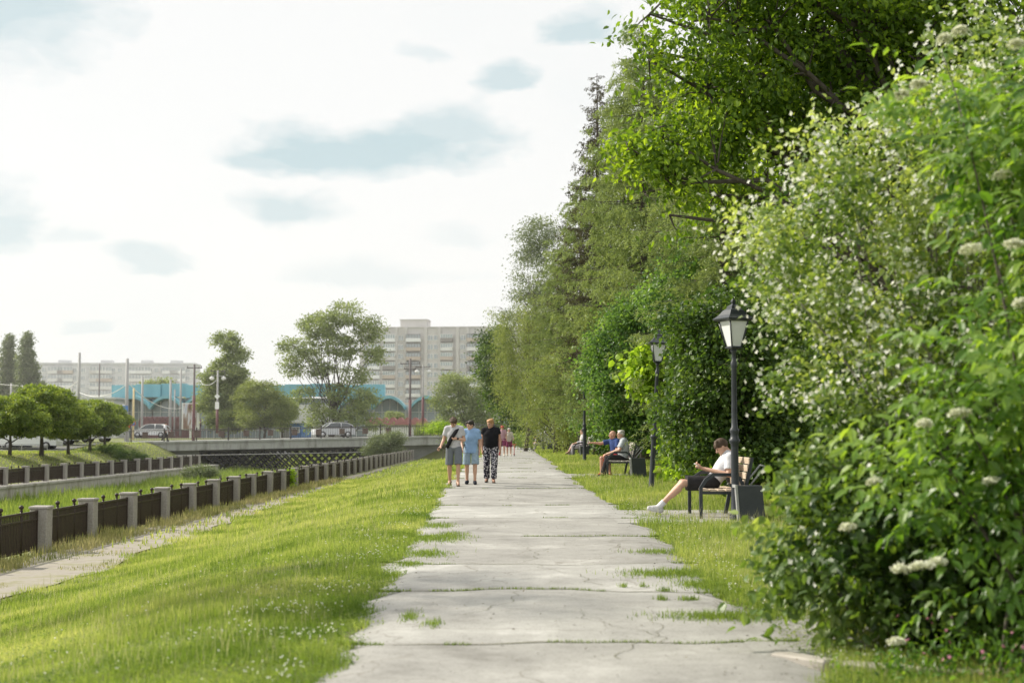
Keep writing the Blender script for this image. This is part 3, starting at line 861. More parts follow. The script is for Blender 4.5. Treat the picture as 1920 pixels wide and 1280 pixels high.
leaf_obj('foliage', leaf_arrays(P, D, Nn, L, L * .66, .34 + .30 * sstep((pz - 1.2) / 1.2) + ctint + rng.normal(0, .13, n), T_OV), M_mock, mo)  # upper leaves tinted paler, partly standing in for the sunlit top
n = 3600
k = rng.integers(0, len(tips), n * 3)
w = (dirs[k][:, 0] < .35) & (rng.random(n * 3) < .05 + .75 * sstep((tips[k][:, 2] + base[2] - 1.1) / .7))
k = np.concatenate([k[w][:n]] * 2)
P = tips[k] + dirs[k] * .13 + rng.normal(size=(len(k), 3)) * .07
leaf_obj('blossom', blossoms(P, .023), M_petal, mo)

# --- elder: leaves of five to seven leaflets, flat cream umbels
base = np.array([3.3, 8.5, GZ1(3.3, 8.5)])
ed = thing('elder_bush', 'large leaved elder bush with flat cream flower heads at the near right edge', 'bush', base)
bl = [(np.array(c) - base, np.array(r)) for c, r in [((2.62, 8.3, 1.15), (.55, .5, .28)), ((2.95, 8.3, 1.75), (.6, .5, .32)), ((3.2, 8.4, .85), (.75, .55, .35)), ((3.4, 8.5, 1.4), (.7, .6, .6)),
                                                    ((3.05, 9.0, 3.4), (.62, .6, .42)), ((3.55, 9.0, 3.2), (.7, .7, .6)), ((3.3, 8.7, 2.75), (.45, .5, .45)), ((3.45, 8.6, 2.2), (.5, .5, .5)), ((3.15, 8.6, 2.2), (.35, .4, .3)), ((3.75, 8.8, 2.4), (.5, .6, .5)), ((2.75, 8.4, .62), (.4, .4, .25)), ((2.45, 8.3, .85), (.45, .4, .25)), ((3.35, 8.2, .5), (.6, .4, .35)), ((2.9, 8.2, 1.35), (.5, .4, .35))]]
tips, dirs, cl = clumped(bl, 205, 7, .6, .115)
shrub_stems(ed, tips, .2, M_bark, 34, .011)
arrs = []
n = len(tips)
Dm = unit(dirs * np.array([1, 1, .35]) + rng.normal(size=(n, 3)) * .45 + np.array([-.25, -.2, -.12]))
Nm = unit(np.array([0, 0, 1.]) + rng.normal(size=(n, 3)) * .3 + np.array([-.1, -.25, 0]))
Sm = unit(np.cross(Nm, Dm)); tl = rng.normal(.5, .22, 205)[cl] + .12 * sstep((tips[:, 2] - .8) / 1.2)
for u_, s_, sz in [(.0, 1, .8), (.0, -1, .8), (.07, 1, .95), (.07, -1, .95), (.14, 0, 1.1), (-.06, 1, .6), (-.06, -1, .6)]:
    P = tips + Dm * u_ * 1.0 + Sm * s_ * .012
    D = Dm * (.45 if s_ else 1.0) + Sm * s_ * .9 + np.array([0, 0, -.45]) * rng.uniform(.3, 1.3, (n, 1))
    L = .105 * sz * rng.uniform(.75, 1.25, n)
    arrs.append(leaf_arrays(P, D, Nm + rng.normal(size=(n, 3)) * .2, L, L * .50, tl + rng.normal(0, .08, n), T_OV))
P2 = tips + rng.normal(size=(n, 3)) * .12
leaf_obj('foliage', arrs, M_elder, ed)
ub = [W(*q) for q in [(1800, 776, 8.0), (1733, 797, 8.1), (1728, 1062, 8.0), (1690, 1068, 8.1), (1758, 1055, 8.2), (1905, 85, 8.5), (1770, 75, 8.6), (1722, 160, 8.6), (1800, 60, 8.8), (1690, 180, 8.8),
                                  (1900, 460, 8.1), (1820, 470, 8.3), (1915, 570, 8.2), (1860, 905, 8.2), (1640, 905, 8.3), (1680, 1205, 8.2), (1880, 330, 8.5), (1590, 990, 8.4)]]
arrs = []
for c in ub:
    q = 230; rr = .062 * rng.uniform(.7, 1.15)
    t = rng.random(q) * 2 * np.pi; r_ = np.sqrt(rng.random(q)) * rr
    P = (c - base) + np.stack([np.cos(t) * r_, np.sin(t) * r_, .022 - (r_ / rr) ** 2 * .02 + rng.normal(0, .006, q) - .25 * np.sin(t) * r_], 1)
    A = rng.normal(size=(q, 3)) * .5 + np.array([0, -.3, 1.])
    for _ in range(2): arrs.append(leaf_arrays(P, np.cross(A, rng.normal(size=(q, 3))), A, .016, .014, rng.normal(.6, .2, q), T_RH))
leaf_obj('blossom', arrs, M_cream, ed)

# --- pink campion and leaves at the foot of the bushes
X = rng.uniform(1.9, 4.2, 5200); Y = rng.uniform(7.3, 9.2, 5200)
kk = (X > 2.2 + .5 * (Y < 8.3)) & (Y < 9.2 - .1 * X) | (rng.random(5200) < .1)
X, Y = X[kk], Y[kk]
P = np.stack([X, Y, GZ(X, Y) + rng.uniform(.02, .30, len(X)) * (.3 + .7 * sstep((X - 2) / .8))], 1)
L = rng.uniform(.03, .07, len(X))
tag(leaf_obj('ground_cover', leaf_arrays(P, rng.normal(size=P.shape), rng.normal(size=P.shape) * .5 + np.array([0, 0, 1]), L, L * .45, rng.normal(.4, .2, len(X)), T_OV), M_elder), kind='stuff')
P = np.stack([rng.uniform(2.3, 4.0, 90), rng.uniform(7.5, 9.0, 90), np.zeros(90)], 1); P[:, 2] = GZ(P[:, 0], P[:, 1]) + rng.uniform(.10, .34, 90)
tag(leaf_obj('pink_flowers', blossoms(P, .013, 5), M_pink), kind='stuff')

# --- the oak: big limbs coming in from the right above the lamps
base = np.array([7.2, 21.5, GZ1(7.2, 21.5)])
ok = thing('oak_tree', 'big dark green oak whose limbs reach out over the lamps', 'tree', base)
bl = rel(base, (1230, 265, 20, .55, .8, .42), (1260, 330, 20, .45, .6, .45), (1185, 300, 20, .3, .4, .22), (1300, 60, 20, .8, 1, .4), (1210, 40, 20, .4, .6, .28), (1215, 125, 20, .32, .5, .3), (1330, 210, 20.5, .7, 1, .8),
         (1420, 130, 21, 1.1, 1.5, .9), (1440, 300, 21, .9, 1.4, .9), (1550, 220, 22, 1.3, 1.6, 1.4), (1560, 60, 21, 1.3, 1.6, .8), (1700, 120, 22, 1.5, 1.8, 1.3), (1340, 360, 21, .5, .7, .5), (1640, 350, 22.5, 1.3, 1.5, 1.2),
         (1400, -60, 20.5, 1.4, 1.5, .8), (1600, -120, 21, 2, 2, 1.2), (1850, 0, 22, 2, 2, 2), (1255, 420, 20.3, .22, .3, .3))
broadleaf(ok, bl, .30, 1250, 60, (.10, .62), .20, M_oak, M_bark, limbs=20, limb_k=.26, shell=.45, tm=T_OV,
          trunk_pts=[(0, 0, -.1), (-.1, 0, 2.2), (-.5, -.2, 4.6), (-1.4, -.4, 6.0), (-2.6, -.6, 7.4)], fork=.5)
# --- deciduous shrubs and small trees behind the benches
def small_tree(name, label, px, py, Y, blobs, mleaf, ntip, nleaf, leaf, spread, trunk=.07, **kw):
    b = at(px, py, Y)
    t = thing(name, label, kw.pop('cat', 'tree'), b, group=kw.pop('group', None))
    broadleaf(t, rel(b, *blobs), trunk, ntip, nleaf, leaf, spread, mleaf, kw.pop('bark', M_bark), **kw)
    return t


small_tree('maple_tree', 'dark green maple standing behind the young man on the bench', 1425, 900, 26.5,
           [(1370, 700, 26.5, 1.05, 1.2, 1.0), (1300, 790, 26.5, .75, .8, .75), (1440, 800, 26.5, .9, 1, .9), (1330, 610, 27, .75, 1, .6), (1420, 600, 27.5, .9, 1, .8), (1390, 860, 26, .8, .9, .35)], M_dark, 420, 62, (.095, .8), .20, .09, limbs=14, tm=T_OV)
small_tree('catalpa_tree', 'bright yellow green large leaved young tree behind the second lamp post', 1275, 903, 37.2,
           [(1228, 690, 36.9, .5, .6, .4), (1205, 668, 37, .3, .5, .2), (1262, 740, 37.2, .5, .6, .6), (1282, 835, 37, .38, .5, .5), (1300, 878, 36.6, .45, .6, .25), (1305, 790, 37.4, .65, .7, .9), (1215, 720, 37, .3, .4, .3)], M_lime, 130, 38, (.19, .85), .24, .05, limbs=8, tm=T_OV, shell=.4)
small_tree('spreading_shrub', 'low bright green shrub spreading behind the young man with bench', 1325, 900, 30.8,
           [(1296, 872, 30.8, .40, .5, .25), (1332, 880, 30.6, .45, .5, .22)], M_lime, 90, 34, (.11, .7), .14, .03, limbs=5, tm=T_OV, cat='shrub')
small_tree('field_maple', 'mid green bushy maple behind the bench of two men', 1190, 868, 47,
           [(1165, 735, 47, 1.2, 1.2, 1.0), (1185, 640, 47.5, 1.3, 1.3, 1.2), (1140, 690, 48, .8, 1, .9), (1230, 590, 47, 1.2, 1.2, .9), (1175, 800, 47.5, .8, .8, .6), (1240, 800, 47, 1.0, 1, .8)], M_maple, 480, 62, (.12, .7), .27, .10, limbs=14)
small_tree('field_maple', 'tall mid green maple rising above the second lamp head', 1330, 880, 40,
           [(1280, 560, 40, 1.2, 1.2, .8), (1350, 500, 40, 1.2, 1.2, 1.0), (1420, 420, 40, 1.3, 1.2, 1.2), (1300, 640, 40, 1.0, 1, .8), (1380, 620, 40, 1.3, 1.2, 1.2)], M_maple, 480, 60, (.12, .7), .27, .12, limbs=12)
small_tree('hazel_shrub', 'dark rounded shrub between the second and third benches', 1165, 868, 54, [(1155, 815, 54.5, .7, .8, .8), (1180, 840, 53.5, .6, .7, .6)], M_dark, 130, 60, (.11, .7), .22, .04, limbs=5, cat='shrub')
# --- larches and a spruce, all along the right of the path
lr = None
LAR = [(1330, 46, 15.0, 3.3, 'tallest larch, its whorled boughs rising behind the oak'), (1210, 52, 16.6, 3.3, 'pale larch with feathery top left of the oak leaves'), (1172, 62, 17.2, 3.2, 'soft green larch leaning out behind the field maple'),
       (1090, 78, 15.6, 3.1, 'pale larch above the third bench'), (1046, 92, 13.8, 3.1, 'bushy pale larch between third and fourth benches'), (1245, 60, 17.5, 3.2, 'larch with a bare dark trunk showing between its boughs'), (1360, 37, 11, 2.6, 'dense larch close behind the second lamp post')]
for i, (px, Y, h, r, lb) in enumerate(LAR):
    X = (px - 960) / F_PX * Y; loc = (X, Y, GZ1(X, Y))
    if lr is None:
        lr = thing('larch_tree', lb, 'tree', loc, group='larches lining the right of the path'); conifer(lr, 14.2, 3.3, M_larch, M_bark, droop=.10, step=.38, dens=1.7, tw=.8, nlen=.11, nwid=.036, hang=1.0, start=.16, power=.46, up_end=.05)
    else: dup(lr, loc, i * 1.3, lb, (r / 3.3, r / 3.3, h / 14.2))
b = at(1122, 850, 68)
sp = thing('spruce_tree', 'thin dark spruce with sparse drooping boughs standing above the larches', 'tree', b)
conifer(sp, 18.6, 2.3, M_spruce, M_bark, droop=.22, step=.42, nb=8, dens=1.7, tw=.5, nlen=.10, nwid=.045, start=.25, power=.62, hang=.9, up_end=.30)
dup(sp, at(1062, 850, 95), 2.0, 'second dark spruce, shorter, poking out behind the pale larches', (.9, .9, .86))
# --- birch, hanging willow and darker trees at the far end of the path
small_tree('birch_tree', 'tall slim grey green birch beyond the larches', 1003, 850, 130, [(1010, 440, 130, 1.8, 1.8, 1.6), (1005, 520, 130, 2.2, 2, 3), (995, 600, 130, 2.4, 2, 3)], M_poplar, 190, 70, (.2, .6), .55, .2, limbs=8)
wl2 = small_tree('weeping_birch', 'weeping birch trailing pale green branches beside the far path', 985, 846, 100,
                 [(975, 620, 100, 2.0, 2, 1.8), (1000, 700, 98, 2.2, 2, 2.4), (950, 690, 100, 1.2, 1.6, 1.8), (1030, 610, 98, 2, 2, 2), (935, 580, 101, .9, .8, .35), (985, 560, 100, 1.2, 1.2, .9), (1040, 740, 95, 1.6, 1.6, 1.8)], M_willow, 420, 80, (.14, .4), .40, .16, limbs=14, hang=.55)
small_tree('lime_tree', 'dark green tree behind the weeping birch at the end of the path', 935, 842, 118,
           [(925, 680, 118, 1.3, 1.6, 1.6), (945, 740, 118, 1.5, 1.6, 2.0), (965, 790, 116, 1.4, 1.6, 1.6), (930, 640, 119, 1.2, 1.2, 1.2)], M_dark, 240, 60, (.2, .7), .42, .14, limbs=8)
small_tree('hanging_larch', 'shaggy olive larch hanging low over the fourth bench', 1040, 846, 84,
           [(1035, 700, 84, 1.6, 1.6, 1.4), (1010, 770, 85, 1.0, 1.2, 1.0), (1065, 770, 82, 1.3, 1.2, 1.2), (1075, 660, 82, 1.4, 1.4, 1.4)], M_willow, 300, 80, (.12, .4), .34, .13, limbs=10, hang=.45)
small_tree('hazel_shrub', 'leafy bright green shrub behind the women on the third bench', 1135, 855, 70.5, [(1130, 800, 70.5, .8, 1, .9), (1145, 770, 70.5, 1.0, 1, 1.2), (1100, 790, 71.5, .8, .8, .5)], M_maple, 130, 60, (.14, .7), .3, .05, limbs=5, cat='shrub')
small_tree('jasmine_shrub', 'small pale flowering shrub near the end of the path', 978, 840, 112, [(975, 825, 112, .7, .8, .45), (988, 830, 111, .5, .6, .35)], M_mock, 60, 60, (.12, .6), .2, .03, limbs=4, cat='shrub')
# --- shade trees standing further into the wood on the right
bk = None
for i, (x, y, s, lb) in enumerate([(11, 17, 1.05, 'deep shaded wood tree behind the near flowering bush'), (9.5, 30, 1.0, 'deep shaded wood tree behind the dark maple'), (9, 42, 1.05, 'deep shaded wood tree behind the tall field maple'), (9, 56, 1.15, 'deep shaded wood tree behind the larches of the second bench'),
                                   (9.5, 72, 1.2, 'deep shaded wood tree behind the third bench'), (8.5, 90, 1.2, 'deep shaded wood tree behind the shaggy larch'), (7, 110, 1.2, 'deep shaded wood tree behind the weeping birch')]):
    loc = (x, y, GZ1(x, y))
    if bk is None:
        bk = thing('wood_tree', lb, 'tree', loc, group='shaded trees filling the wood')
        broadleaf(bk, [(np.array(c), np.array(r)) for c, r in [((0, 0, 1.5), (2.8, 2.8, 1.4)), ((-.8, 0, 3.4), (2.6, 2.8, 1.8)), ((.5, .4, 5.5), (2.9, 2.9, 2)), ((0, -.3, 8), (2.4, 2.4, 1.8)), ((-1.6, -1, 1.0), (1.6, 2, .9))]], .2, 520, 48, (.22, .7), .4, M_dark, M_bark, limbs=14)
    else: dup(bk, loc, i * 1.1, lb, s)
# --- across the river: clipped globe maples, poplars, a bank of juniper
gb = None
for i, (px, py, Y, s, lb) in enumerate([(18, 852, 93, .93, 'round topped maple cut off by the left edge'), (78, 850, 98, 1.22, 'widest round topped maple of the car park lawn'), (128, 851, 104, .95, 'round topped maple third along the car park lawn'),
                                        (168, 848, 112, 1.02, 'round topped maple above the juniper bank'), (196, 846, 120, .92, 'round topped maple nearest the bridge')]):
    loc = at(px, py, Y)
    if gb is None:
        gb = thing('globe_maple', lb, 'tree', loc, group='round topped maples by the car park')
        broadleaf(gb, [(np.array(c), np.array(r)) for c, r in [((0, 0, 2.3), (2.4, 2.4, .8)), ((0, 0, 3.0), (1.75, 1.75, .8)), ((1.1, .2, 1.75), (1.3, 1.3, .5)), ((-1.0, -.3, 1.75), (1.4, 1.3, .5))]], .15, 700, 60, (.13, .75), .15, M_globe, M_bark, limbs=10, shell=.8,
                  trunk_pts=[(0, 0, -.2), (.03, 0, .8), (0, .02, 1.7)], fork=.7)
    else: dup(gb, loc, i * 2.1, lb, (s, s, s * 1.02))
pp = None
for px, Y, s, lb in [(14, 230, 1.08, 'taller dark poplar at the left edge'), (48, 225, 1.0, 'narrow poplar right of the taller one'), (80, 232, .55, 'short poplar at the foot of the pair'), (-25, 235, 1.0, 'poplar half out of frame at the far left')]:
    X = (px - 960) / F_PX * Y; loc = (X, Y, .9)
    if pp is None:
        pp = thing('poplar_tree', lb, 'tree', loc, group='poplars behind the car park')
        broadleaf(pp, [(np.array(c), np.array(r)) for c, r in [((0, 0, 4), (1.7, 1.7, 3)), ((.3, 0, 8.5), (1.5, 1.5, 3)), ((-.2, 0, 12.5), (1.0, 1.0, 2.6)), ((.1, 0, 15.3), (.55, .55, 1.6)), ((-1, 0, 6), (.9, .9, 2.4)), ((1.0, .2, 10), (.7, .7, 2))]], .25, 520, 60, (.30, .65), .34, M_poplar, M_bark, limbs=10, shell=.4)
    else: dup(pp, loc, 1.7 * px, lb, s)
b = np.array(at(208, 862, 112)); b[2] += .1
jn = thing('juniper_bank', 'dark spreading juniper mound beside the bridge abutment', 'shrub', b)
broadleaf(jn, rel(b, (170, 852, 113, 1.3, 1.6, .45), (205, 848, 114, 1.3, 1.8, .6), (240, 857, 113, 1.2, 1.6, .45), (262, 860, 113, .7, 1, .3), (150, 848, 114, .8, 1, .4)), .05, 300, 70, (.12, .35), .18, M_dark, M_bark, limbs=6)
# --- an unseen airy tree added out of frame on the left, for broken shade on the path
for x, y, z, s, lb in [(-9.1, 16.3, -1.1, .95, 'unseen airy tree added beyond the left edge to shade the lawn and path')]:
    t_ = thing('shade_tree', lb, 'tree', (x, y, z), x, group=None, scale=s)
    broadleaf(t_, [(np.array(c), np.array(r)) for c, r in [((0, 0, 7.2), (1.9, 2.2, 1.0)), ((.5, -1.5, 6.2), (1.4, 1.4, .8)), ((-.3, 1.6, 6.4), (1.5, 1.5, .8)), ((0, .2, 8.3), (1.3, 1.4, .7))]], .14, 70, 50, (.13, .6), .27, M_elm, M_bark, limbs=10, shell=.5)
# --- trees beyond the bridge
small_tree('lime_tree', 'tall slim topped tree standing beside the teal roofed market', 418, 812, 165,
           [(425, 640, 165, 1.6, 1.6, 1.0), (440, 665, 165, 1.5, 1.5, 1.2), (425, 700, 165, 2.3, 2, 1.6), (415, 750, 165, 2.9, 2, 2.2), (395, 710, 165, 1.2, 1.3, 1.8), (430, 785, 164, 2.6, 2, 1.4), (450, 720, 165, 1.2, 1.2, 1.5)], M_elm, 520, 60, (.24, .7), .34, .22, limbs=14, shell=.35)
small_tree('willow_tree', 'yellow green bushy willow between the slim topped tree and elm', 495, 812, 160,
           [(490, 735, 160, 2.2, 2, 1.6), (520, 770, 160, 2.2, 2, 1.8), (480, 785, 160, 2, 2, 1.3), (465, 750, 161, 1.4, 1.4, 1.6), (535, 765, 159, 1.2, 1.2, 1.2)], M_willow, 330, 60, (.22, .5), .34, .14, limbs=9, shell=.4)
b = at(622, 812, 150)
el_ = thing('elm_tree', 'wide open crowned elm with dark branches in front of the market', 'tree', b)
broadleaf(el_, rel(b, (560, 655, 150, 2.4, 2, 1.3), (600, 610, 150, 2.2, 2, 1.4), (650, 590, 150, 1.9, 2, 1.3), (690, 620, 150, 1.6, 1.6, 1.5), (700, 665, 150, 1.2, 1.4, .9), (640, 650, 150, 2, 2, 1.4), (545, 690, 150, 1.3, 1.4, .7), (600, 690, 150, 1.5, 1.4, .8),
                   (665, 700, 149, 1.4, 1.4, .9), (680, 745, 149, 1.7, 1.4, 1.1), (600, 770, 149, 1.5, 1.2, 1.0), (650, 780, 149, 1.9, 1.2, 1.1), (570, 740, 149, 1.2, 1, .8), (630, 735, 149.5, 1.3, 1.2, 1.0), (700, 790, 148.5, 1.3, 1.2, .8), (585, 795, 148.5, 1.3, 1.0, .6)), .20, 720, 30, (.26, .6), .36, M_elm, M_bark, limbs=30, shell=.4,
          trunk_pts=[(0, 0, -.2), (.1, 0, 1.5), (0, 0, 3.4), (.25, 0, 6.4), (.3, 0, 9.0)], fork=.4)
small_tree('ash_tree', 'loose airy tree just left of the far path end', 870, 826, 152,
           [(850, 720, 152, 1.9, 2, 1.3), (885, 730, 152, 1.9, 2, 1.5), (830, 755, 152, 1.4, 1.4, 1.1), (870, 770, 152, 2.3, 2, 1.4), (905, 765, 152, 1.6, 1.6, 1.6), (840, 790, 151, 1.4, 1.4, .8), (915, 800, 151, 1.2, 1.4, 1.0)], M_elm, 400, 42, (.24, .5), .36, .12, limbs=14, shell=.35)
small_tree('acacia_shrub', 'bright yellow green branch of shrub behind the walkers', 830, 838, 120, [(825, 800, 120, 1.0, .8, .35), (850, 805, 120, 1.0, .8, .4), (805, 806, 120, .5, .5, .2), (850, 820, 120, .8, .6, .5)], M_lime, 80, 40, (.18, .6), .22, .04, limbs=6, cat='shrub')
small_tree('river_shrub', 'grey green bush growing over the far end of the near fence', 725, 862, 132, [(722, 832, 132, 1.4, 1.2, .8), (740, 822, 132, .9, .9, .6), (700, 845, 132, 1.0, 1, .5), (745, 845, 132, .7, .8, .6)], M_poplar, 170, 60, (.16, .5), .26, .05, limbs=8, cat='shrub')
b = np.array([(380 - 960) / F_PX * 106, 106, -2.7])
rs_ = thing('reed_shrub', 'pale grey green bush among the reeds at the foot of the far fence', 'shrub', b)
broadleaf(rs_, rel(b, (378, 885, 106, 1.1, 1, .5), (395, 892, 106, .8, .8, .45), (362, 890, 106, .7, .8, .4)), .04, 110, 50, (.14, .5), .2, M_poplar, M_bark, limbs=5)
b = np.array([FENCE_X - .1, 62.5, -1.1])
fs_ = thing('fence_shrub', 'small yellow leaved bush sprouting through the near fence', 'shrub', b)
broadleaf(fs_, [(np.array([0, 0, .4]), np.array([.28, .3, .4])), (np.array([.1, 0, .75]), np.array([.2, .2, .2]))], .015, 40, 30, (.08, .65), .08, M_lime, M_bark, limbs=3)
# --- rounded trees on the skyline and behind the market
hz = None
for px, py, Y, s, lb in [(292, 745, 230, .8, 'rounded treetop showing over the left end of the teal roof'), (140, 770, 215, .75, 'small tree beside the bare pole at the car park'), (105, 770, 220, .85, 'small tree between the poplars and the bare pole'), (352, 760, 235, .8, 'treetop over the teal roof near the crossarm pole'),
                         (530, 800, 180, .6, 'low tree left of the elm behind the bridge'), (740, 800, 175, .4, 'low bush under the elm by the market arches'), (900, 800, 260, .9, 'far tree beyond the stairs'), (960, 800, 240, 1.0, 'far tree at the very end of the path')]:
    X = (px - 960) / F_PX * Y; loc = (X, Y, .9)
    if hz is None:
        hz = thing('park_tree', lb, 'tree', loc)
        broadleaf(hz, [(np.array(c), np.array(r)) for c, r in [((0, 0, 5.2), (2.8, 2.5, 2.2)), ((1.2, 0, 6.6), (1.8, 1.6, 1.5)), ((-1.3, 0, 6.2), (1.7, 1.6, 1.6)), ((0, 0, 3), (1.9, 1.8, 1.4))]], .2, 220, 44, (.34, .7), .45, M_elm, M_bark, limbs=9)
        hz.scale = (1, 1, 1.15)
    else: dup(hz, loc, px * .7, lb, s)


# ----------------------------------------------------------------------------- bridge over the river
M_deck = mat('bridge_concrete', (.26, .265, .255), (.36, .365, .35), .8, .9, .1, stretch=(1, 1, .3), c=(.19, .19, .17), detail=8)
M_dkconc = mat('dark_concrete', (.20, .205, .20), (.27, .27, .265), .7, .9, .1)  # darker grey concrete of the abutments
M_steel = mat('black_steel', (.018, .02, .022), (.035, .037, .04), 12, .5, .05)
M_rail = mat('rail_paint', (.03, .025, .026), (.055, .045, .045), 6, .6)
M_maroon = mat('maroon_paint', (.11, .045, .05), (.16, .075, .078), 3, .7)
M_grey_pole = mat('grey_pole_paint', (.30, .30, .295), (.38, .375, .365), 2, .7, stretch=(1, 1, .2))
M_pole_dk = mat('dark_pole_paint', (.10, .085, .085), (.15, .13, .13), 2, .7, stretch=(1, 1, .2))
M_white = mat('white_paint', (.68, .68, .66), (.78, .78, .76), 2, .55)
M_brown = mat('brown_paint', (.10, .07, .06), (.14, .10, .09), 4, .7)
M_red = mat('red_paint', (.42, .05, .06), (.55, .08, .09), 4, .5)
M_fadered = mat('faded_red', (.33, .13, .13), (.40, .18, .17), 3, .8)
M_blue = mat('blue_paint', (.06, .16, .40), (.08, .2, .48), 4, .5)
M_yellow = mat('straw_paint', (.52, .42, .22), (.6, .5, .3), 4, .7)

BA = np.array([-34.6, 128.0, .62]); BB = np.array([4.0, 143.4, 1.40])
bdir = (BB - BA) / np.linalg.norm((BB - BA)[:2]); BL = float(np.linalg.norm((BB - BA)[:2])); brz = math.atan2(bdir[1], bdir[0]); bslope = bdir[2]
br = thing('road_bridge', 'concrete road bridge on a black lattice truss crossing the river', 'bridge', BA, brz)


def sbox(mb, x0, x1, y0, y1, z0, z1, mi=0):
    """Box along the bridge whose top and bottom follow its slope (z relative to the deck edge)."""
    vs = [(x, y, z + bslope * x) for z in (z0, z1) for x, y in ((x0, y0), (x1, y0), (x1, y1), (x0, y1))]
    mb.add(vs, [[3, 2, 1, 0], [4, 5, 6, 7], [0, 1, 5, 4], [1, 2, 6, 5], [2, 3, 7, 6], [3, 0, 4, 7]], mi)


mb = MB(); sbox(mb, 0, BL, 0, 13, -.85, 0); sbox(mb, 0, BL, -.12, .35, -.14, .03)
for i in range(1, 12): sbox(mb, BL * i / 12 - .03, BL * i / 12 + .03, -.02, 0, -.84, -.15)
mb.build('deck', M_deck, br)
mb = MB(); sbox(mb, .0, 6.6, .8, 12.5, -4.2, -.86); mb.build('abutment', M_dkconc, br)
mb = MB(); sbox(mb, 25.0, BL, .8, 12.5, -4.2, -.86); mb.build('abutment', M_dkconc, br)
mb = MB(); L0, L1, zt, zb = 6.7, 24.9, -1.0, -2.95
for yy in (.9, 6.5):
    sbox(mb, L0, L1, yy - .06, yy + .06, zt - .12, zt + .08); sbox(mb, L0, L1, yy - .06, yy + .06, zb - .1, zb + .1)
    st = .72; hh = zt - zb; run = hh * 1.05
    for i in range(-3, int((L1 - L0) / st)):
        for s in (1, -1):
            xa = L0 + i * st; xb = xa + run
            if s < 0: xa, xb = xb, xa
            za, zc = zb, zt
            if min(xa, xb) < L0 or max(xa, xb) > L1: continue
            yo = yy + .05 * s
            mb.tube([(xa, yo, za + bslope * xa), (xb, yo, zc + bslope * xb)], .075, 4, cap=False)
mb.build('lattice_truss', M_steel, br)
mb = MB(); mb.tube([(1.0, -.5, -1.25 + bslope), (L1, -.5, -1.2 + bslope * 14)], .04, 6); mb.build('pipe', M_grey_pole, br)
rl = MB(); n = int(BL / .22)
for zz, r_ in ((1.05, .035), (.95, .02), (.12, .025)):
    rl.tube([(0, .12, zz), (BL, .12, zz + bslope * BL)], r_, 6)
for i in range(n):
    x = BL * i / n; rl.box((x, .12, .54 + bslope * x), (.022, .022, .85))
rl.build('railing', M_rail, br)
rp = None
for i in range(15):
    x = .4 + i * (BL - .8) / 14
    if rp is None: rp = q = MB().box((0, 0, .62), (.10, .10, 1.24)).build('railing_post', M_rail, br)
    else: q = rp.copy(); COL.objects.link(q); q.parent = br
    q.location = (x, .12, bslope * x)
ORD = ['first', 'second', 'third', 'fourth', 'fifth', 'sixth', 'seventh', 'eighth', 'ninth', 'tenth', 'eleventh', 'twelfth', 'thirteenth', 'fourteenth']
pb = None
for i in range(11):
    x = 1.6 + i * 2.28
    w = BA + bdir * x + np.array([math.sin(brz) * .06, -math.cos(brz) * .06, .60])
    lb = 'brown box hung on the bridge railing, ' + ORD[i] + ' from the car park end'
    if pb is None:
        pb = thing('planter_box', lb, 'planter', w, brz, group='brown boxes hung on the bridge railing')
        MB().box((0, -.05, 0), (.50, .22, .5), ch=.02).build('box', M_brown, pb); MB().box((0, -.05, .27), (.56, .28, .05), ch=.015).build('rim', M_brown, pb)
    else: dup(pb, w, brz, lb)

# stairs up to the bridge road at the end of the path
st_ = MB()
for i in range(7): st_.box((0, .42 * i, .08 + .125 * i), (5.2, .42, .16 + .25 * i * .5))
so_ = st_.build('stairs', M_slab, None, (.6, 138.2, .05)); tag(so_, 'low pale concrete steps climbing to the road at the end of path', 'steps')
sr = thing('stair_railing', 'thin brown handrail beside the steps at the path end', 'railing', (-1.6, 138, .1))
mb = MB(); mb.tube([(0, 0, 1.0), (0, 3, 1.9)], .03, 6); mb.tube([(0, 0, .5), (0, 3, 1.4)], .02, 6); mb.build('handrail', M_rail, sr)
for y in (0, 1, 2, 3): MB().box((0, y, .6 + .3 * y - .05), (.06, .06, 1.1)).build('post', M_rail, sr)

# roads
def strip(name, poly, m, dz):
    vs = [(x, y, GZ1(x, y) + dz) for x, y in poly]
    k = len(poly) // 2
    o = obj(name, np_mesh(name, np.array(vs), np.array([[i, i + 1, k * 2 - 2 - i, k * 2 - 1 - i] for i in range(k - 1)]), m, np.full(len(vs), .5)))
    return tag(o, kind='structure')


lx = np.linspace(-140, -35.5, 40)
strip('road', [(x, 113 + .0 * x) for x in lx] + [(x, 125.) for x in lx[::-1]], M_asph, .05)
lx = np.linspace(-140, 90, 50)
strip('road', [(x, 150.) for x in lx] + [(x, 160.) for x in lx[::-1]], M_asph, .06)

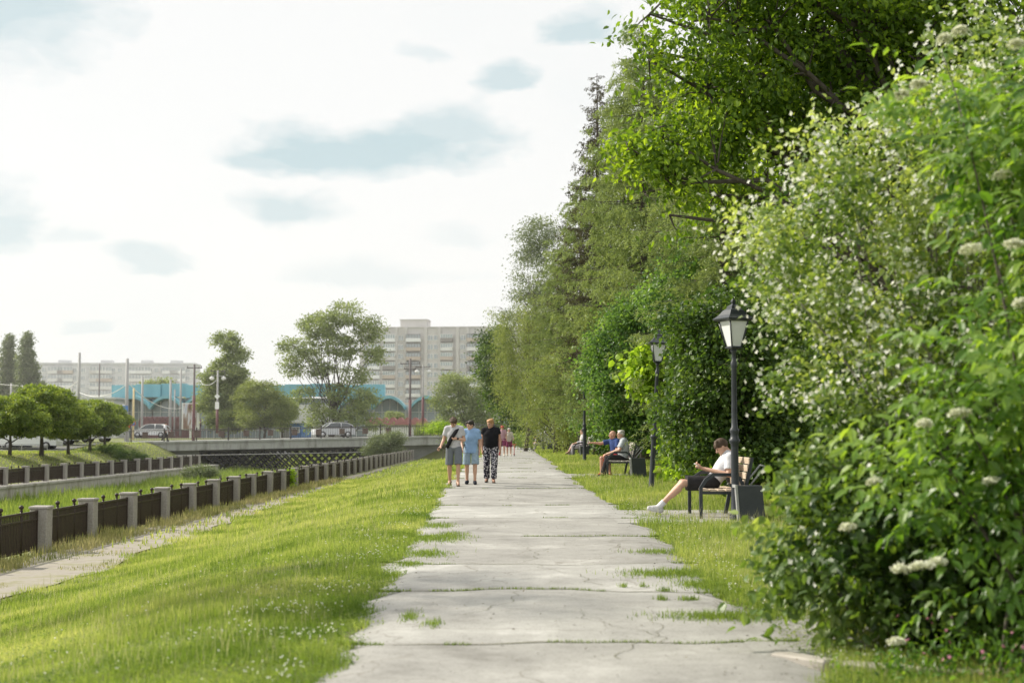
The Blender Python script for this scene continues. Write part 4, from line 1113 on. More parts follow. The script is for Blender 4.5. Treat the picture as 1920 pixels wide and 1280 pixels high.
# ----------------------------------------------------------------------------- market hall with the teal roof
M_teal = mat('teal_panels', (.14, .34, .40), (.19, .42, .48), .6, .55, stretch=(1, 1, .2))
M_frame = mat('pale_frames', (.45, .47, .46), (.55, .56, .55), 2, .6)
M_glass = emit_free_glass('dim_glass', (.20, .25, .26))
M_glass2 = emit_free_glass('pale_glass', (.30, .36, .38))
M_plast = mat('pale_plaster', (.50, .50, .48), (.60, .60, .58), .5, .9, detail=7)
Y0 = 190.0
def pxX(px, Y): return (px - 960) / F_PX * Y
def pyZ(py, Y): return float(W(960, py, Y)[2])
mk = thing('market_hall', 'two storey market hall with teal roof band and arched teal canopies over tall glazing', 'building', (0, Y0, .9))
zr0, zr1 = pyZ(746, Y0) - .9, pyZ(722, Y0) - .9
xa, xb = pxX(212, Y0), pxX(722, Y0)
MB().box(((xa + xb) / 2, 8, zr0 / 2), (xb - xa - 1.2, 15, zr0)).build('wall', M_plast, mk)
mb = MB(); nseg = 11
for i in range(nseg):
    x0 = xa + (xb - xa) * i / nseg; x1 = xa + (xb - xa) * (i + 1) / nseg
    d = .35 * (i % 2)
    mb.box(((x0 + x1) / 2, .1 - d, (zr0 + zr1) / 2 + .1 * (i % 3)), (x1 - x0 - .02, 1.6, zr1 - zr0), ch=.03)
mb.build('roof', M_teal, mk)
up_f = MB(); up_g = []
z0u, z1u = zr0 - 2.1, zr0 - .02
nw = 22
wf = None
for i in range(nw):
    x0 = xa + .8 + (xb - xa - 1.6) * i / nw; w = (xb - xa - 1.6) / nw
    if wf is None:
        m_ = MB()
        for k in range(4): m_.box(((k / 3 - .5) * (w - .2), 0, 0), (.07, .12, z1u - z0u))
        for zz in (-.5, .05, .5): m_.box((0, 0, zz * (z1u - z0u - .07)), (w - .13, .115, .07))
        wf = q = m_.build('window', M_frame, mk); g = gp = MB().box((0, .05, 0), (w - .14, .05, z1u - z0u - .02)).build('pane', M_glass2, q)
    else:
        q = wf.copy(); COL.objects.link(q); q.parent = mk; g = gp.copy(); COL.objects.link(g); g.parent = q
    q.location = (x0 + w / 2, .42, (z0u + z1u) / 2)
# arched bays: each a curved teal canopy over a tall glazed front
def arch(cx, w, zt, zs):
    a = MB(); n = 14; fp = []
    for i in range(n + 1):
        t = -1 + 2 * i / n; fp.append((cx + t * w / 2, zs + (zt - zs) * math.cos(t * math.pi / 2) ** .8 if abs(t) < 1 else zs))
    for (xA, zA), (xB, zB) in zip(fp, fp[1:]):
        a.add([(xA, -3.2, zA), (xB, -3.2, zB), (xB, -3.2, zB + .42), (xA, -3.2, zA + .42), (xA, .2, zA), (xB, .2, zB), (xB, .2, zB + .42), (xA, .2, zA + .42)],
              [[0, 1, 2, 3], [7, 6, 5, 4], [3, 2, 6, 7], [1, 0, 4, 5], [0, 3, 7, 4], [2, 1, 5, 6]])
    a.build('arched_canopy', M_teal, mk)
    f = MB(); nn = max(4, int(w / .9))
    for i in range(nn + 1):
        x = cx - w / 2 + w * i / nn; t = (x - cx) / (w / 2)
        h = zs + (zt - zs) * max(0, math.cos(t * math.pi / 2)) ** .8
        f.box((x, -1.5, h / 2), (.09, .14, h))
    for zz in (1.0, 2.2, 3.4):
        if zz < zs: f.box((cx, -1.5, zz), (w, .13, .08))
    q = f.build('glazed_front', M_frame, mk)
    g = MB(); pl = [(cx - w / 2, 0)] + fp + [(cx + w / 2, 0)]
    g.prism(pl[::-1], -1.42, -1.36); g.build('pane', M_glass, q)


for p0, p1 in ((228, 292), (292, 352), (352, 420), (420, 470), (470, 530), (640, 702), (704, 762), (772, 832)):
    arch((pxX(p0, Y0) + pxX(p1, Y0)) / 2, pxX(p1, Y0) - pxX(p0, Y0), pyZ(748, Y0) - .9, pyZ(768, Y0) - .9)
MB().box((pxX(585, Y0), -1.2, 2.2), (5.5, .3, 4.4)).build('wall', M_plast, mk)
MB().box((pxX(800, Y0), 5, 2.5), (11, 10, 3.8)).build('wall', M_plast, mk)
# low maroon stalls with scalloped edges in front of the market
def scallop_stall(name, lb, p0, p1, Y, z0, z1, n, ma, mb_, cat):
    s = thing(name, lb, cat, (0, Y, .9))
    x0, x1 = pxX(p0, Y), pxX(p1, Y)
    MB().box(((x0 + x1) / 2, .9, z0 / 2), (x1 - x0, 1.6, z0)).build('counter', mb_, s)
    a = MB(); w = (x1 - x0) / n
    for i in range(n):
        pts = []
        for k in range(7):
            t = k / 6; pts.append((x0 + w * (i + t), z1 - (z1 - z0) * .75 * (2 * t - 1) ** 2))
        pl = [(x0 + w * i, z0 - .3)] + pts + [(x0 + w * (i + 1), z0 - .3)]
        a.prism(pl[::-1], -.3 + .002 * (i % 2), 1.9)
    a.build('awning', ma, s)
    return s


scallop_stall('market_stall', 'long dark maroon stall row with wavy top behind the bridge railing', 262, 372, 172, 1.7, 2.6, 11, M_maroon, M_maroon, 'stall')
scallop_stall('market_stall', 'row of faded red scalloped awnings over a white stall below the arches', 688, 800, 172, 1.9, 2.5, 8, M_fadered, M_white, 'stall')
# billboard with a faded picture
bb = thing('billboard', 'tall billboard with a faded brown and white picture beside the crossarm pole', 'billboard', (pxX(358, 165), 165, .9))
w = pxX(374, 165) - pxX(341, 165); z0, z1 = pyZ(806, 165) - .9, pyZ(755, 165) - .9
mb = MB(); mb.box((0, .12, (z0 + z1) / 2), (w, .2, z1 - z0)); mb.box((0, .12, z0 / 2), (.25, .19, z0)); mb.build('frame', M_white, bb)
m_pic, ntp, outp = nodes('faded_picture')
pp_ = N(ntp, 'ShaderNodeBsdfPrincipled', Roughness=.6); ntp.links.new(pp_.outputs[0], outp.inputs[0])
tcp = N(ntp, 'ShaderNodeTexCoord'); mpp = N(ntp, 'ShaderNodeMapping'); mpp.inputs['Scale'].default_value = (1.6, 1, .35); ntp.links.new(tcp.outputs['Object'], mpp.inputs[0])
npp = N(ntp, 'ShaderNodeTexNoise', Scale=1.1, Detail=3.0); ntp.links.new(mpp.outputs[0], npp.inputs[0])
rpp = ramp(ntp, [(.36, (.17, .085, .06)), (.48, (.30, .22, .18)), (.53, (.62, .62, .66)), (.66, (.35, .40, .52))], npp.outputs[0]); ntp.links.new(rpp.outputs[0], pp_.inputs['Base Color'])
MB().box((-.08, -.0, (z0 + z1) / 2), (w - .5, .06, z1 - z0 - .25)).build('picture', m_pic, bb)

# ----------------------------------------------------------------------------- apartment blocks
M_panel = mat('grey_brick', (.47, .455, .44), (.54, .525, .51), .25, .9, detail=8)
M_panel2 = mat('blue_grey_panels', (.48, .49, .51), (.56, .57, .59), .2, .9, detail=8)
M_balc = mat('balcony_panels', (.55, .55, .54), (.68, .68, .67), .35, .7)
M_wglass = emit_free_glass('apartment_glass', (.30, .34, .37))


def win_proto(parent, w, h, mf, mg):
    m_ = MB()
    for s in (-1, 1): m_.box((s * (w / 2 - .05), 0, 0), (.1, .12, h)); m_.box((0, 0, s * (h / 2 - .05)), (w - .2, .12, .1))
    m_.box((w * .1, 0, 0), (.08, .11, h - .2))
    q = m_.build('window', mf, parent); g = MB().box((0, .03, 0), (w - .18, .05, h - .18)).build('pane', mg, q)
    return q, g


def balc_proto(parent, w, h, mp, mg, mf):
    q = MB().box((0, -.55, -h * .28), (w, 1.1, h * .44)).build('balcony', mp, parent)
    m_ = MB()
    for k in range(6): m_.box(((k / 5 - .5) * (w - .1), -1.05, h * .19), (.08, .08, h * .5))
    m_.box((0, -1.05, h * .43), (w, .1, .08)); m_.build('frame', mf, q)
    MB().box((0, -.9, h * .19), (w - .2, .2, h * .46)).build('pane', mg, q)
    return q


M_btan = mat('tan_balcony', (.40, .33, .27), (.46, .39, .33), .4, .8); M_bglz = mat('white_balcony', (.66, .67, .68), (.74, .75, .76), .4, .6); M_bdk = mat('dark_balcony', (.17, .16, .155), (.24, .22, .21), .4, .8)


def copy_part(q, parent, loc):
    o = q.copy(); COL.objects.link(o); o.parent = parent; o.location = loc
    if q.name.startswith('balcony'):
        o.material_slots[0].link = 'OBJECT'; o.material_slots[0].material = [M_balc, M_balc, M_bglz, M_bglz, M_btan, M_panel, M_bdk][rng.integers(0, 7)]
    for g in list(q.children):
        d = g.copy(); COL.objects.link(d); d.parent = o
    return o


# nine storeys, on the right
Yb = 345.0
ap = thing('apartment_block', 'tall pale grey apartment block with glazed balconies behind the elm and market', 'building', (pxX(830, Yb), Yb, .9), R(-5))
Hb = pyZ(614, Yb) - .9; x0, x1 = pxX(672, Yb) - pxX(830, Yb), pxX(985, Yb) - pxX(830, Yb)
mb = MB(); mb.box(((x0 + x1) / 2, 7, Hb / 2), (x1 - x0, 14, Hb)); mb.box(((x0 + x1) / 2, 7, Hb + .12), (x1 - x0 + .5, 14.4, .24))
for px in (714, 742, 760, 798, 824, 858, 877, 915): mb.box((pxX(px, Yb) - pxX(830, Yb), -.2, Hb / 2), (.7, .8, Hb))
mb.build('wall', M_panel, ap)
mb = MB(); mb.box((pxX(772, Yb) - pxX(830, Yb), 5, Hb + 1.15), (6.6, 6, 1.8)); mb.box((pxX(772, Yb) - pxX(830, Yb), 5, Hb + 2.15), (7, 6.4, .2)); mb.build('roof', M_panel, ap)
fl = 11; fh = Hb / (fl + .8)
wq = bq = bq2 = None
for k in range(fl):
    z = fh * (k + .68)
    for px, w, kind in ((685, 2.3, 'w'), (700, 3.4, 'b'), (729, 3.2, 'b'), (750, 1.5, 'w'), (775, 4.6, 'b2'), (806, 1.4, 'w'), (818, 1.6, 'w'), (838, 4.4, 'b'), (868, 1.6, 'w'), (890, 3.8, 'b2'), (925, 1.6, 'w')):
        loc = (pxX(px, Yb) - pxX(830, Yb), -.05, z)
        if kind == 'w':
            if wq is None: wq, _ = win_proto(ap, 1.4, 1.3, M_white, M_wglass); wq.location = loc
            else: copy_part(wq, ap, loc)
        elif kind == 'b':
            if bq is None: bq = balc_proto(ap, 3.0, fh * .86, M_balc, M_glass2, M_white); bq.location = loc
            else: copy_part(bq, ap, loc)
        else:
            if bq2 is None: bq2 = balc_proto(ap, 3.6, fh * .86, M_panel, M_wglass, M_rail); bq2.location = loc
            else: copy_part(bq2, ap, loc)
# long grey slab block, on the left
Yc = 520.0
al = thing('apartment_block', 'long low blue grey apartment block behind the poplars and teal roof', 'building', (pxX(225, Yc), Yc, .9), R(3))
Hc = pyZ(683, Yc) - .9; x0, x1 = pxX(70, Yc) - pxX(225, Yc), pxX(362, Yc) - pxX(225, Yc)
mb = MB(); mb.box(((x0 + x1) / 2, 7, Hc / 2), (x1 - x0, 14, Hc)); mb.box(((x0 + x1) / 2, 7, Hc + .3), (x1 - x0 + .6, 14.6, .6))
for px in (116, 195, 270, 325): mb.box((pxX(px, Yc) - pxX(225, Yc), 5, Hc + 1.1), (4, 4, 1.2))
mb.build('wall', M_panel2, al)
wq = bq = None
for k in range(4):
    z = Hc - 2.1 - 2.9 * k
    for j, px in enumerate((84, 96, 106, 124, 140, 156, 172, 184, 196, 212, 224, 240, 256, 268, 280, 292, 304, 318, 332, 350)):
        loc = (pxX(px, Yc) - pxX(225, Yc), -.06, z)
        if j % 5 in (2, 3):
            if bq is None: bq = balc_proto(al, 5.6, 2.7, M_balc, M_wglass, M_white); bq.location = loc
            else: copy_part(bq, al, loc)
        else:
            if wq is None: wq, _ = win_proto(al, 1.7, 1.6, M_white, M_wglass); wq.location = loc
            else: copy_part(wq, al, loc)
# low buildings that close the view
def low_house(lb, p0, p1, Y, py, m, nw, mr):
    b_ = thing('low_building', lb, 'building', ((pxX(p0, Y) + pxX(p1, Y)) / 2, Y, .9)); w = pxX(p1, Y) - pxX(p0, Y); h = pyZ(py, Y) - .9
    MB().box((0, 4, h / 2), (w, 8, h)).build('wall', m, b_)
    MB().box((0, 3.9, h + .12), (w + .6, 8.6, .24)).build('roof', mr, b_)
    q0 = None
    for i in range(nw):
        loc = ((i + .5) / nw * w - w / 2, -.06, h * .55)
        if q0 is None: q0, _ = win_proto(b_, min(1.8, w / nw * .7), min(1.6, h * .4), M_white, M_wglass); q0.location = loc
        else: copy_part(q0, b_, loc)
    return b_


low_house('low pale building with billboards beside the left end of market', 150, 214, 182, 748, M_plast, 4, M_frame)
low_house('low grey building behind the parked cars at the left edge', -60, 145, 200, 768, M_plast, 8, M_frame)
low_house('low pale building beyond the steps at the path end', 862, 1010, 200, 770, M_plast, 6, M_frame)
low_house('blue kiosk beside the elm behind the parked silver car', 544, 566, 168, 793, M_blue, 1, M_white)

# ----------------------------------------------------------------------------- poles, lights, signs and wires around the bridge
def pole(lb, px, pt, pb_, Y, r, m, arm=None, lamps=False, lower=None, sign=False):
    zb = pyZ(pb_, Y); h = pyZ(pt, Y) - zb
    t = thing('utility_pole', lb, 'pole', (pxX(px, Y), Y, zb))
    mb = MB().tube([(0, 0, -.3), (0, 0, h)], [r, r * .8], 8); mb.build('shaft', m, t)
    if lower: MB().tube([(0, 0, -.2), (0, 0, lower)], [r * 1.25, r * 1.2], 8).build('lower_sleeve', M_maroon, t)
    if arm:
        a = MB()
        for z, w in arm: a.box((0, 0, z * h), (w, .09, .09)); a.box((w * .46, 0, z * h + .1), (.06, .06, .16)); a.box((-w * .46, 0, z * h + .1), (.06, .06, .16))
        a.build('crossarm', M_pole_dk, t)
    if lamps:
        for s in (-1, 1):
            MB().lathe([(.03, .16), (.05, .1), (.22, .02), (.26, -.06), (.20, -.22), (.05, -.30)], (s * .62, 0, lamps * h - .12), 12).build('lamp_bowl', M_white, t)
        MB().box((0, 0, lamps * h + .06), (1.5, .06, .06)).build('lamp_arm', M_grey_pole, t)
    if sign:
        d = MB().box((0, 0, 0), (.42, .03, .42)).build('diamond_sign', M_white, t); d.rotation_euler = (0, R(45), 0); d.location = (0, -.16, h * .57)
        MB().box((0, -.16, h * .42), (.42, .03, .75)).build('plate_sign', M_white, t)
    return t


pole('tall bare grey pole left of the market, beside the small tree', 148, 661, 800, 150, .17, M_grey_pole)
pole('tall bare grey pole beside the hanging traffic light', 238, 672, 826, 140, .19, M_grey_pole)
pole('dark maroon pole with a crossarm in front of the billboard', 364, 683, 826, 133, .12, M_pole_dk, arm=[(.955, 1.4)], lower=4.2)
pole('pole with two lamp bowls, a diamond sign and a plate', 408, 694, 808, 150, .12, M_grey_pole, arm=[(.985, 1.5)], lamps=.90, lower=2.6, sign=True)
pole('dark pole with crossarms in front of the arches', 769, 672, 814, 141, .12, M_pole_dk, arm=[(.93, 2.0), (.86, 1.2)], lower=3.4)
pole('paler pole with two lamp bowls right of the arches', 793, 684, 812, 150, .11, M_grey_pole, arm=[(.97, 1.6)], lamps=.93, lower=3.8)
pole('pale grey pole in front of the middle of the left arches', 267, 706, 815, 158, .15, M_grey_pole)
pole('leftmost of the three pale poles before the billboard', 320, 712, 812, 158, .16, M_grey_pole)
pole('thinnest of the three pale poles before the billboard', 328, 730, 812, 156, .09, M_grey_pole)
pole('rightmost of the three pale poles before the billboard', 339, 690, 812, 158, .13, M_grey_pole)
pole('thin dark mast in front of the long apartment block', 186, 682, 790, 190, .11, M_pole_dk)
pole('short grey pole right of the globe trees', 135, 728, 800, 170, .14, M_grey_pole)
pole('short grey pole at the foot of the poplars', 21, 718, 800, 190, .16, M_grey_pole)
pole('short grey pole right of the poplars', 42, 722, 800, 190, .14, M_grey_pole)
pole('slanting straw coloured post beside the red pedestrian light', 251, 727, 818, 138, .11, M_yellow)

tl = thing('traffic_light', 'black traffic light with white backing board hanging left of tall pole', 'traffic light', (pxX(227, 138), 138, pyZ(778, 138)))
MB().box((0, .06, .45), (.75, .05, 1.15)).build('backboard', M_white, tl); MB().box((0, 0, .45), (.34, .2, .95), ch=.02).build('housing', M_steel, tl)
mg, ntg, og = nodes('green_signal'); e = N(ntg, 'ShaderNodeEmission', Strength=1.2); e.inputs[0].default_value = (.05, .8, .35, 1); ntg.links.new(e.outputs[0], og.inputs[0])
MB().tube([(0, -.13, .15), (0, -.10, .15)], .11, 12).build('green_lens', mg, tl); MB().box((.45, .02, .62), (.5, .04, .6)).build('plate', M_blue, tl)
MB().tube([(0, 0, 1.0), (.55, .3, 1.15)], .04, 6).build('bracket', M_grey_pole, tl)
pl_ = thing('pedestrian_light', 'red pedestrian signal low beside the straw coloured post', 'traffic light', (pxX(243, 137), 137, pyZ(826, 137)))
MB().tube([(0, 0, -.2), (0, 0, 1.9)], .06, 8).build('shaft', M_grey_pole, pl_); MB().box((0, -.05, 1.55), (.34, .2, .75), ch=.02).build('housing', M_steel, pl_)
mg, ntg, og = nodes('red_signal'); e = N(ntg, 'ShaderNodeEmission', Strength=1.0); e.inputs[0].default_value = (.9, .05, .06, 1); ntg.links.new(e.outputs[0], og.inputs[0])
MB().box((0, -.17, 1.73), (.22, .03, .22)).build('red_lens', mg, pl_); MB().box((0, -.17, 1.42), (.22, .03, .3)).build('red_lens', mg, pl_)
rsn = thing('road_sign', 'round blue and red no stopping sign on the straw coloured post', 'sign', (pxX(251, 137), 137, pyZ(793, 137)))
MB().tube([(0, -.16, 0), (0, -.13, 0)], .27, 20).build('rim', M_red, rsn); MB().tube([(0, -.18, 0), (0, -.161, 0)], .21, 20).build('face', M_blue, rsn)
d = MB().box((0, -.19, 0), (.05, .015, .4)).build('bar', M_red, rsn); d.rotation_euler = (0, R(45), 0)
hs = thing('roadside_hoarding', 'pale printed hoarding board left of the market', 'sign', (pxX(172, 175), 175, .9))
MB().box((0, 0, pyZ(762, 175) - .9), (3.6, .15, 1.7)).build('board', M_white, hs); MB().box((0, .1, 1.6), (.2, .18, 3.2)).build('post', M_grey_pole, hs)


def cable(lb, a, b, sag, r=.018, m=None):
    pts = [np.array(a) * (1 - t) + np.array(b) * t + np.array([0, 0, -4 * sag * t * (1 - t)]) for t in np.linspace(0, 1, 22)]
    tag(MB().tube(pts, r, 5).build('overhead_cable', m or M_white), lb, 'cable')


cable('white cable dipping from the two tall grey poles to billboard', W(238, 715, 140), W(340, 765, 158), .9, .035)
cable('white cable sagging between the two tall bare poles', W(148, 735, 150), W(238, 720, 140), .8, .035)
cable('white cable from the first bare pole down to the left', W(148, 712, 150), W(90, 740, 175), .4, .03)
cable('second white cable from the bare pole down behind the round trees', W(148, 726, 150), W(100, 748, 175), .3, .025)
cable('long level cable passing in front of the poplars', W(-30, 716, 170), W(148, 722, 150), .3, .022)
cable('short white cable hanging left of the pole with lamp bowls', W(372, 712, 150), W(406, 712, 150), .55, .035)
cable('thin trolley wire left of the dark pole with crossarms', W(640, 708, 165), W(769, 690, 141), .2, .012, M_pole_dk)
cable('thin trolley wire running right from the paler lamp pole', W(793, 690, 150), W(960, 690, 190), .3, .012, M_pole_dk)


# ----------------------------------------------------------------------------- lamps
M_lampiron = mat('lamp_iron', (.022, .027, .034), (.04, .046, .055), 10, .42, .05, spec=.5)
M_lampglass = mat('frosted_glass', (.70, .72, .72), (.80, .82, .82), 2, .35, spec=.5)
M_bin = mat('bin_panels', (.032, .038, .045), (.05, .056, .065), 4, .5, .05)
M_binedge = mat('bin_frame', (.26, .27, .27), (.33, .335, .33), 6, .6)
M_slat = mat('bench_slats', (.42, .33, .24), (.55, .45, .35), 3, .6, .1, stretch=(8, .6, 8))
M_slatgrey = mat('worn_slats', (.36, .33, .29), (.46, .43, .39), 3, .65, .1, stretch=(8, .6, 8))


def lamp(lb, loc, h, tilt=0.0, twist=R(20), arm=0.0):
    t = thing('street_lamp', lb, 'street lamp', loc, 0, group=None)
    t.rotation_euler = (0, tilt, twist if not tilt else 0)
    hh = h - .80
    mb = MB()
    mb.lathe([(.085, -.1), (.085, .05), (.068, .09), (.062, .5), (.058, 1.15), (.062, 1.2), (.085, 1.23), (.088, 1.27), (.066, 1.30), (.06, 1.36), (.075, 1.40), (.075, 1.43), (.05, 1.47), (.046, 1.6), (.040, hh - .3), (.05, hh - .27), (.05, hh - .2), (.034, hh - .17), (.032, hh - .05), (.05, hh - .03), (.05, hh)], n=16)
    mb.build('pole', M_lampiron, t)
    head = MB()
    s4 = math.pi / 4
    head.lathe([(.05, hh), (.105, hh + .02), (.105, hh + .04), (.02, hh + .045)], n=4, sm=False, rot=s4)
    for k in range(4):
        a = s4 + k * math.pi / 2
        head.tube([(.10 * math.cos(a), .10 * math.sin(a), hh + .04), (.185 * math.cos(a), .185 * math.sin(a), hh + .36)], .011, 4)
    head.lathe([(.20, hh + .35), (.26, hh + .37), (.265, hh + .385), (.235, hh + .40), (.19, hh + .43), (.13, hh + .49), (.085, hh + .515), (.08, hh + .54), (.04, hh + .56), (.02, hh + .575), (.034, hh + .595), (.03, hh + .615), (.004, hh + .64)], n=4, sm=False, rot=s4)
    hd = head.build('lantern', M_lampiron, t)
    gl = MB().lathe([(.085, hh + .042), (.175, hh + .352)], n=4, sm=False, rot=s4).build('glass', M_lampglass, hd)
    for o_ in (hd, gl): o_.data.transform(Matrix.Translation((0, 0, hh)) @ Matrix.Scale(1.26, 4) @ Matrix.Translation((0, 0, -hh)))
    return t


g = G(1379, 978); lamp('nearest black lamp post standing in front of the near bench', g, pyZ(560, g[1]) - g[2], 0, R(24))
g2 = G(1221, 917); lamp('slightly leaning black lamp post, second along the path', g2, pyZ(618, g2[1]) - g2[2], R(3.3))
g3 = G(1096, 868); lamp('lamp post half hidden in leaves beside the third bench', g3, pyZ(676, g3[1]) - g3[2])
lamp('thin lamp post beside the fourth bench, its head lost in leaves', at(1018, 842, 98), 3.7)
lamp('farthest lamp post, in front of the bent pair', at(996, 841, 114), 3.7)


# ----------------------------------------------------------------------------- benches and bins (facing the path, along -x)
def nrm_(a): return a / (np.linalg.norm(a) + 1e-9)


def bench(lb, loc, length, slat, rz=0.0, mirror=False):
    t = thing('park_bench', lb, 'bench', loc, rz)
    for s in (0, 1):
        y = s * length
        f = MB()
        pts = [(-.42, y, -.05), (-.42, y, .50), (-.34, y, .63), (-.22, y, .71), (.10, y, .71), (.19, y, .66), (.24, y, .55)]
        q = [np.array(c, float) for c in pts]; vs = []
        for i, c in enumerate(q):
            d0 = nrm_(c - q[i - 1]) if i else nrm_(q[1] - c); d1 = nrm_(q[i + 1] - c) if i < len(q) - 1 else d0
            m_ = nrm_(d0 + d1); nn = np.array([-m_[2], 0, m_[0]]) * .026 / max(.5, m_.dot(d0)); wy = np.array([0, .032, 0])
            vs += [c - nn - wy, c - nn + wy, c + nn + wy, c + nn - wy]
        f.add(vs, [[i * 4 + k, i * 4 + (k + 1) % 4, i * 4 + 4 + (k + 1) % 4, i * 4 + 4 + k] for i in range(len(q) - 1) for k in range(4)] + [[3, 2, 1, 0], [len(vs) - 4 + k for k in range(4)]])
        f.build('armrest', M_lampiron, t)
        b_ = MB(); b_.box((-.10, y, .425), (.62, .05, .045))
        b_.prism([(.14, -.05), (.20, -.05), (.30, .45), (.42, .98), (.37, .98), (.24, .45)], y - .03, y + .03)
        b_.build('side_frame', M_lampiron, t)
        bk_ = MB().tube([(.22, y, .50), (.52, y, .86)], .016, 6); bk_.tube([(.52, y, .86), (.60, y, .84)], .016, 6); bk_.tube([(.60, y, .84), (.30, y, .47)], .016, 6)
        bk_.build('back_brace', M_binedge, t)
    st = MB()
    for i in range(5): st.box((-.35 + i * .125, length / 2, .463 + .008 * (i == 0)), (.105, length + .06, .032), ch=.008)
    st.build('seat', slat, t)
    bs = MB()
    for i in range(4):
        z = .575 + i * .118; x = .245 + (z - .45) * .215
        bs.box((x, length / 2, z), (.032, length + .06, .10), ch=.008)
    bs.build('backrest', slat, t)
    return t


def bin_(lb, loc, rz=0.0):
    t = thing('litter_bin', lb, 'litter bin', loc, rz)
    b_ = MB(); b_.prism([(-.20, -.02), (.26, -.02), (.20, .62), (-.24, .62)], -.20, .20); b_.build('body', M_bin, t)
    e = MB()
    for s in (-1, 1): e.prism([(-.235, -.05), (-.195, -.05), (-.242, .64), (-.282, .64)], s * .21 - .02, s * .21 + .02)
    e.box((-.262, 0, .61), (.035, .38, .05)); e.prism([(-.205, .0), (-.195, .0), (-.235, .58), (-.245, .58)], -.19, .19)
    e.build('front_frame', M_binedge, t); t.scale = (.86, .82, .9)
    MB().tube([(.20, -.16, .05), (.34, -.16, -.02)], .014, 6).build('foot', M_lampiron, t)
    MB().tube([(.20, .16, .05), (.34, .16, -.02)], .014, 6).build('foot', M_lampiron, t)
    return t


B1 = np.array([3.40, 22.55, GZ1(3.4, 22.6) + .01])
bench('near bench with pale wooden slats, a young man sitting on it', B1, 1.45, M_slat)
bin_('dark litter bin standing behind the nearest lamp post', (3.66, 22.05, B1[2]))
B2 = np.array([3.10, 40.0, GZ1(3.1, 40.0)])
bench('bench with two older men talking, second along the path', B2, 1.7, M_slatgrey)
bin_('dark litter bin beside the older man with white hair', (3.50, 39.5, B2[2]))
B3 = np.array([3.25, 65.3, GZ1(3.2, 65.3)])
bench('bench under the trees with a long haired woman, third along path', B3, 1.7, M_slatgrey)
bin_('dark litter bin behind the lamp post of the third bench', (3.30, 64.7, B3[2]))
B4 = np.array([2.15, 104.0, GZ1(2.2, 104)])
bench('farthest bench with two people bending forward', B4, 1.7, M_slatgrey)
bin_('dark litter bin at the farthest bench', (2.75, 103.2, B4[2]))


# ----------------------------------------------------------------------------- cars
M_tyre = mat('tyre_rubber', (.018, .018, .018), (.03, .03, .03), 8, .85)
M_alloy = mat('alloy_rim', (.45, .45, .46), (.55, .55, .56), 6, .35, metal=.6)
M_carglass = emit_free_glass('car_glass', (.035, .045, .05), .06)
M_lens = mat('lamp_lens', (.7, .72, .72), (.8, .8, .8), 5, .2)
PAINT = {}


def paint(nm, c):
    if nm not in PAINT: PAINT[nm] = mat('car_paint_' + nm, c, tuple(q * .93 for q in c), 1.5, .28, spec=.6)
    return PAINT[nm]


PROF = {
    'hatch': ([(-2.0, .28), (-2.05, .55), (-1.95, .82), (-1.0, .95), (1.5, .98), (1.98, .92), (2.03, .6), (1.98, .28)], [(-1.15, .93), (-.45, 1.42), (.1, 1.50), (1.2, 1.46), (1.62, 1.30), (1.92, .95)], -1.3, 1.25),
    'sedan': ([(-2.2, .28), (-2.25, .55), (-2.1, .80), (-1.0, .93), (1.3, .97), (2.15, .93), (2.22, .6), (2.15, .28)], [(-1.2, .91), (-.4, 1.38), (.2, 1.45), (.8, 1.41), (1.65, .96)], -1.4, 1.35),
    'van': ([(-2.3, .32), (-2.35, .65), (-2.2, .95), (-1.5, 1.12), (2.3, 1.15), (2.38, .8), (2.35, .32)], [(-1.62, 1.10), (-.95, 1.80), (-.4, 1.92), (2.2, 1.92), (2.33, 1.13)], -1.5, 1.5),
    'suv': ([(-2.2, .35), (-2.25, .7), (-2.1, 1.0), (-1.1, 1.10), (2.1, 1.12), (2.2, .75), (2.15, .35)], [(-1.25, 1.08), (-.6, 1.60), (0, 1.70), (1.6, 1.66), (2.1, 1.12)], -1.4, 1.35)}


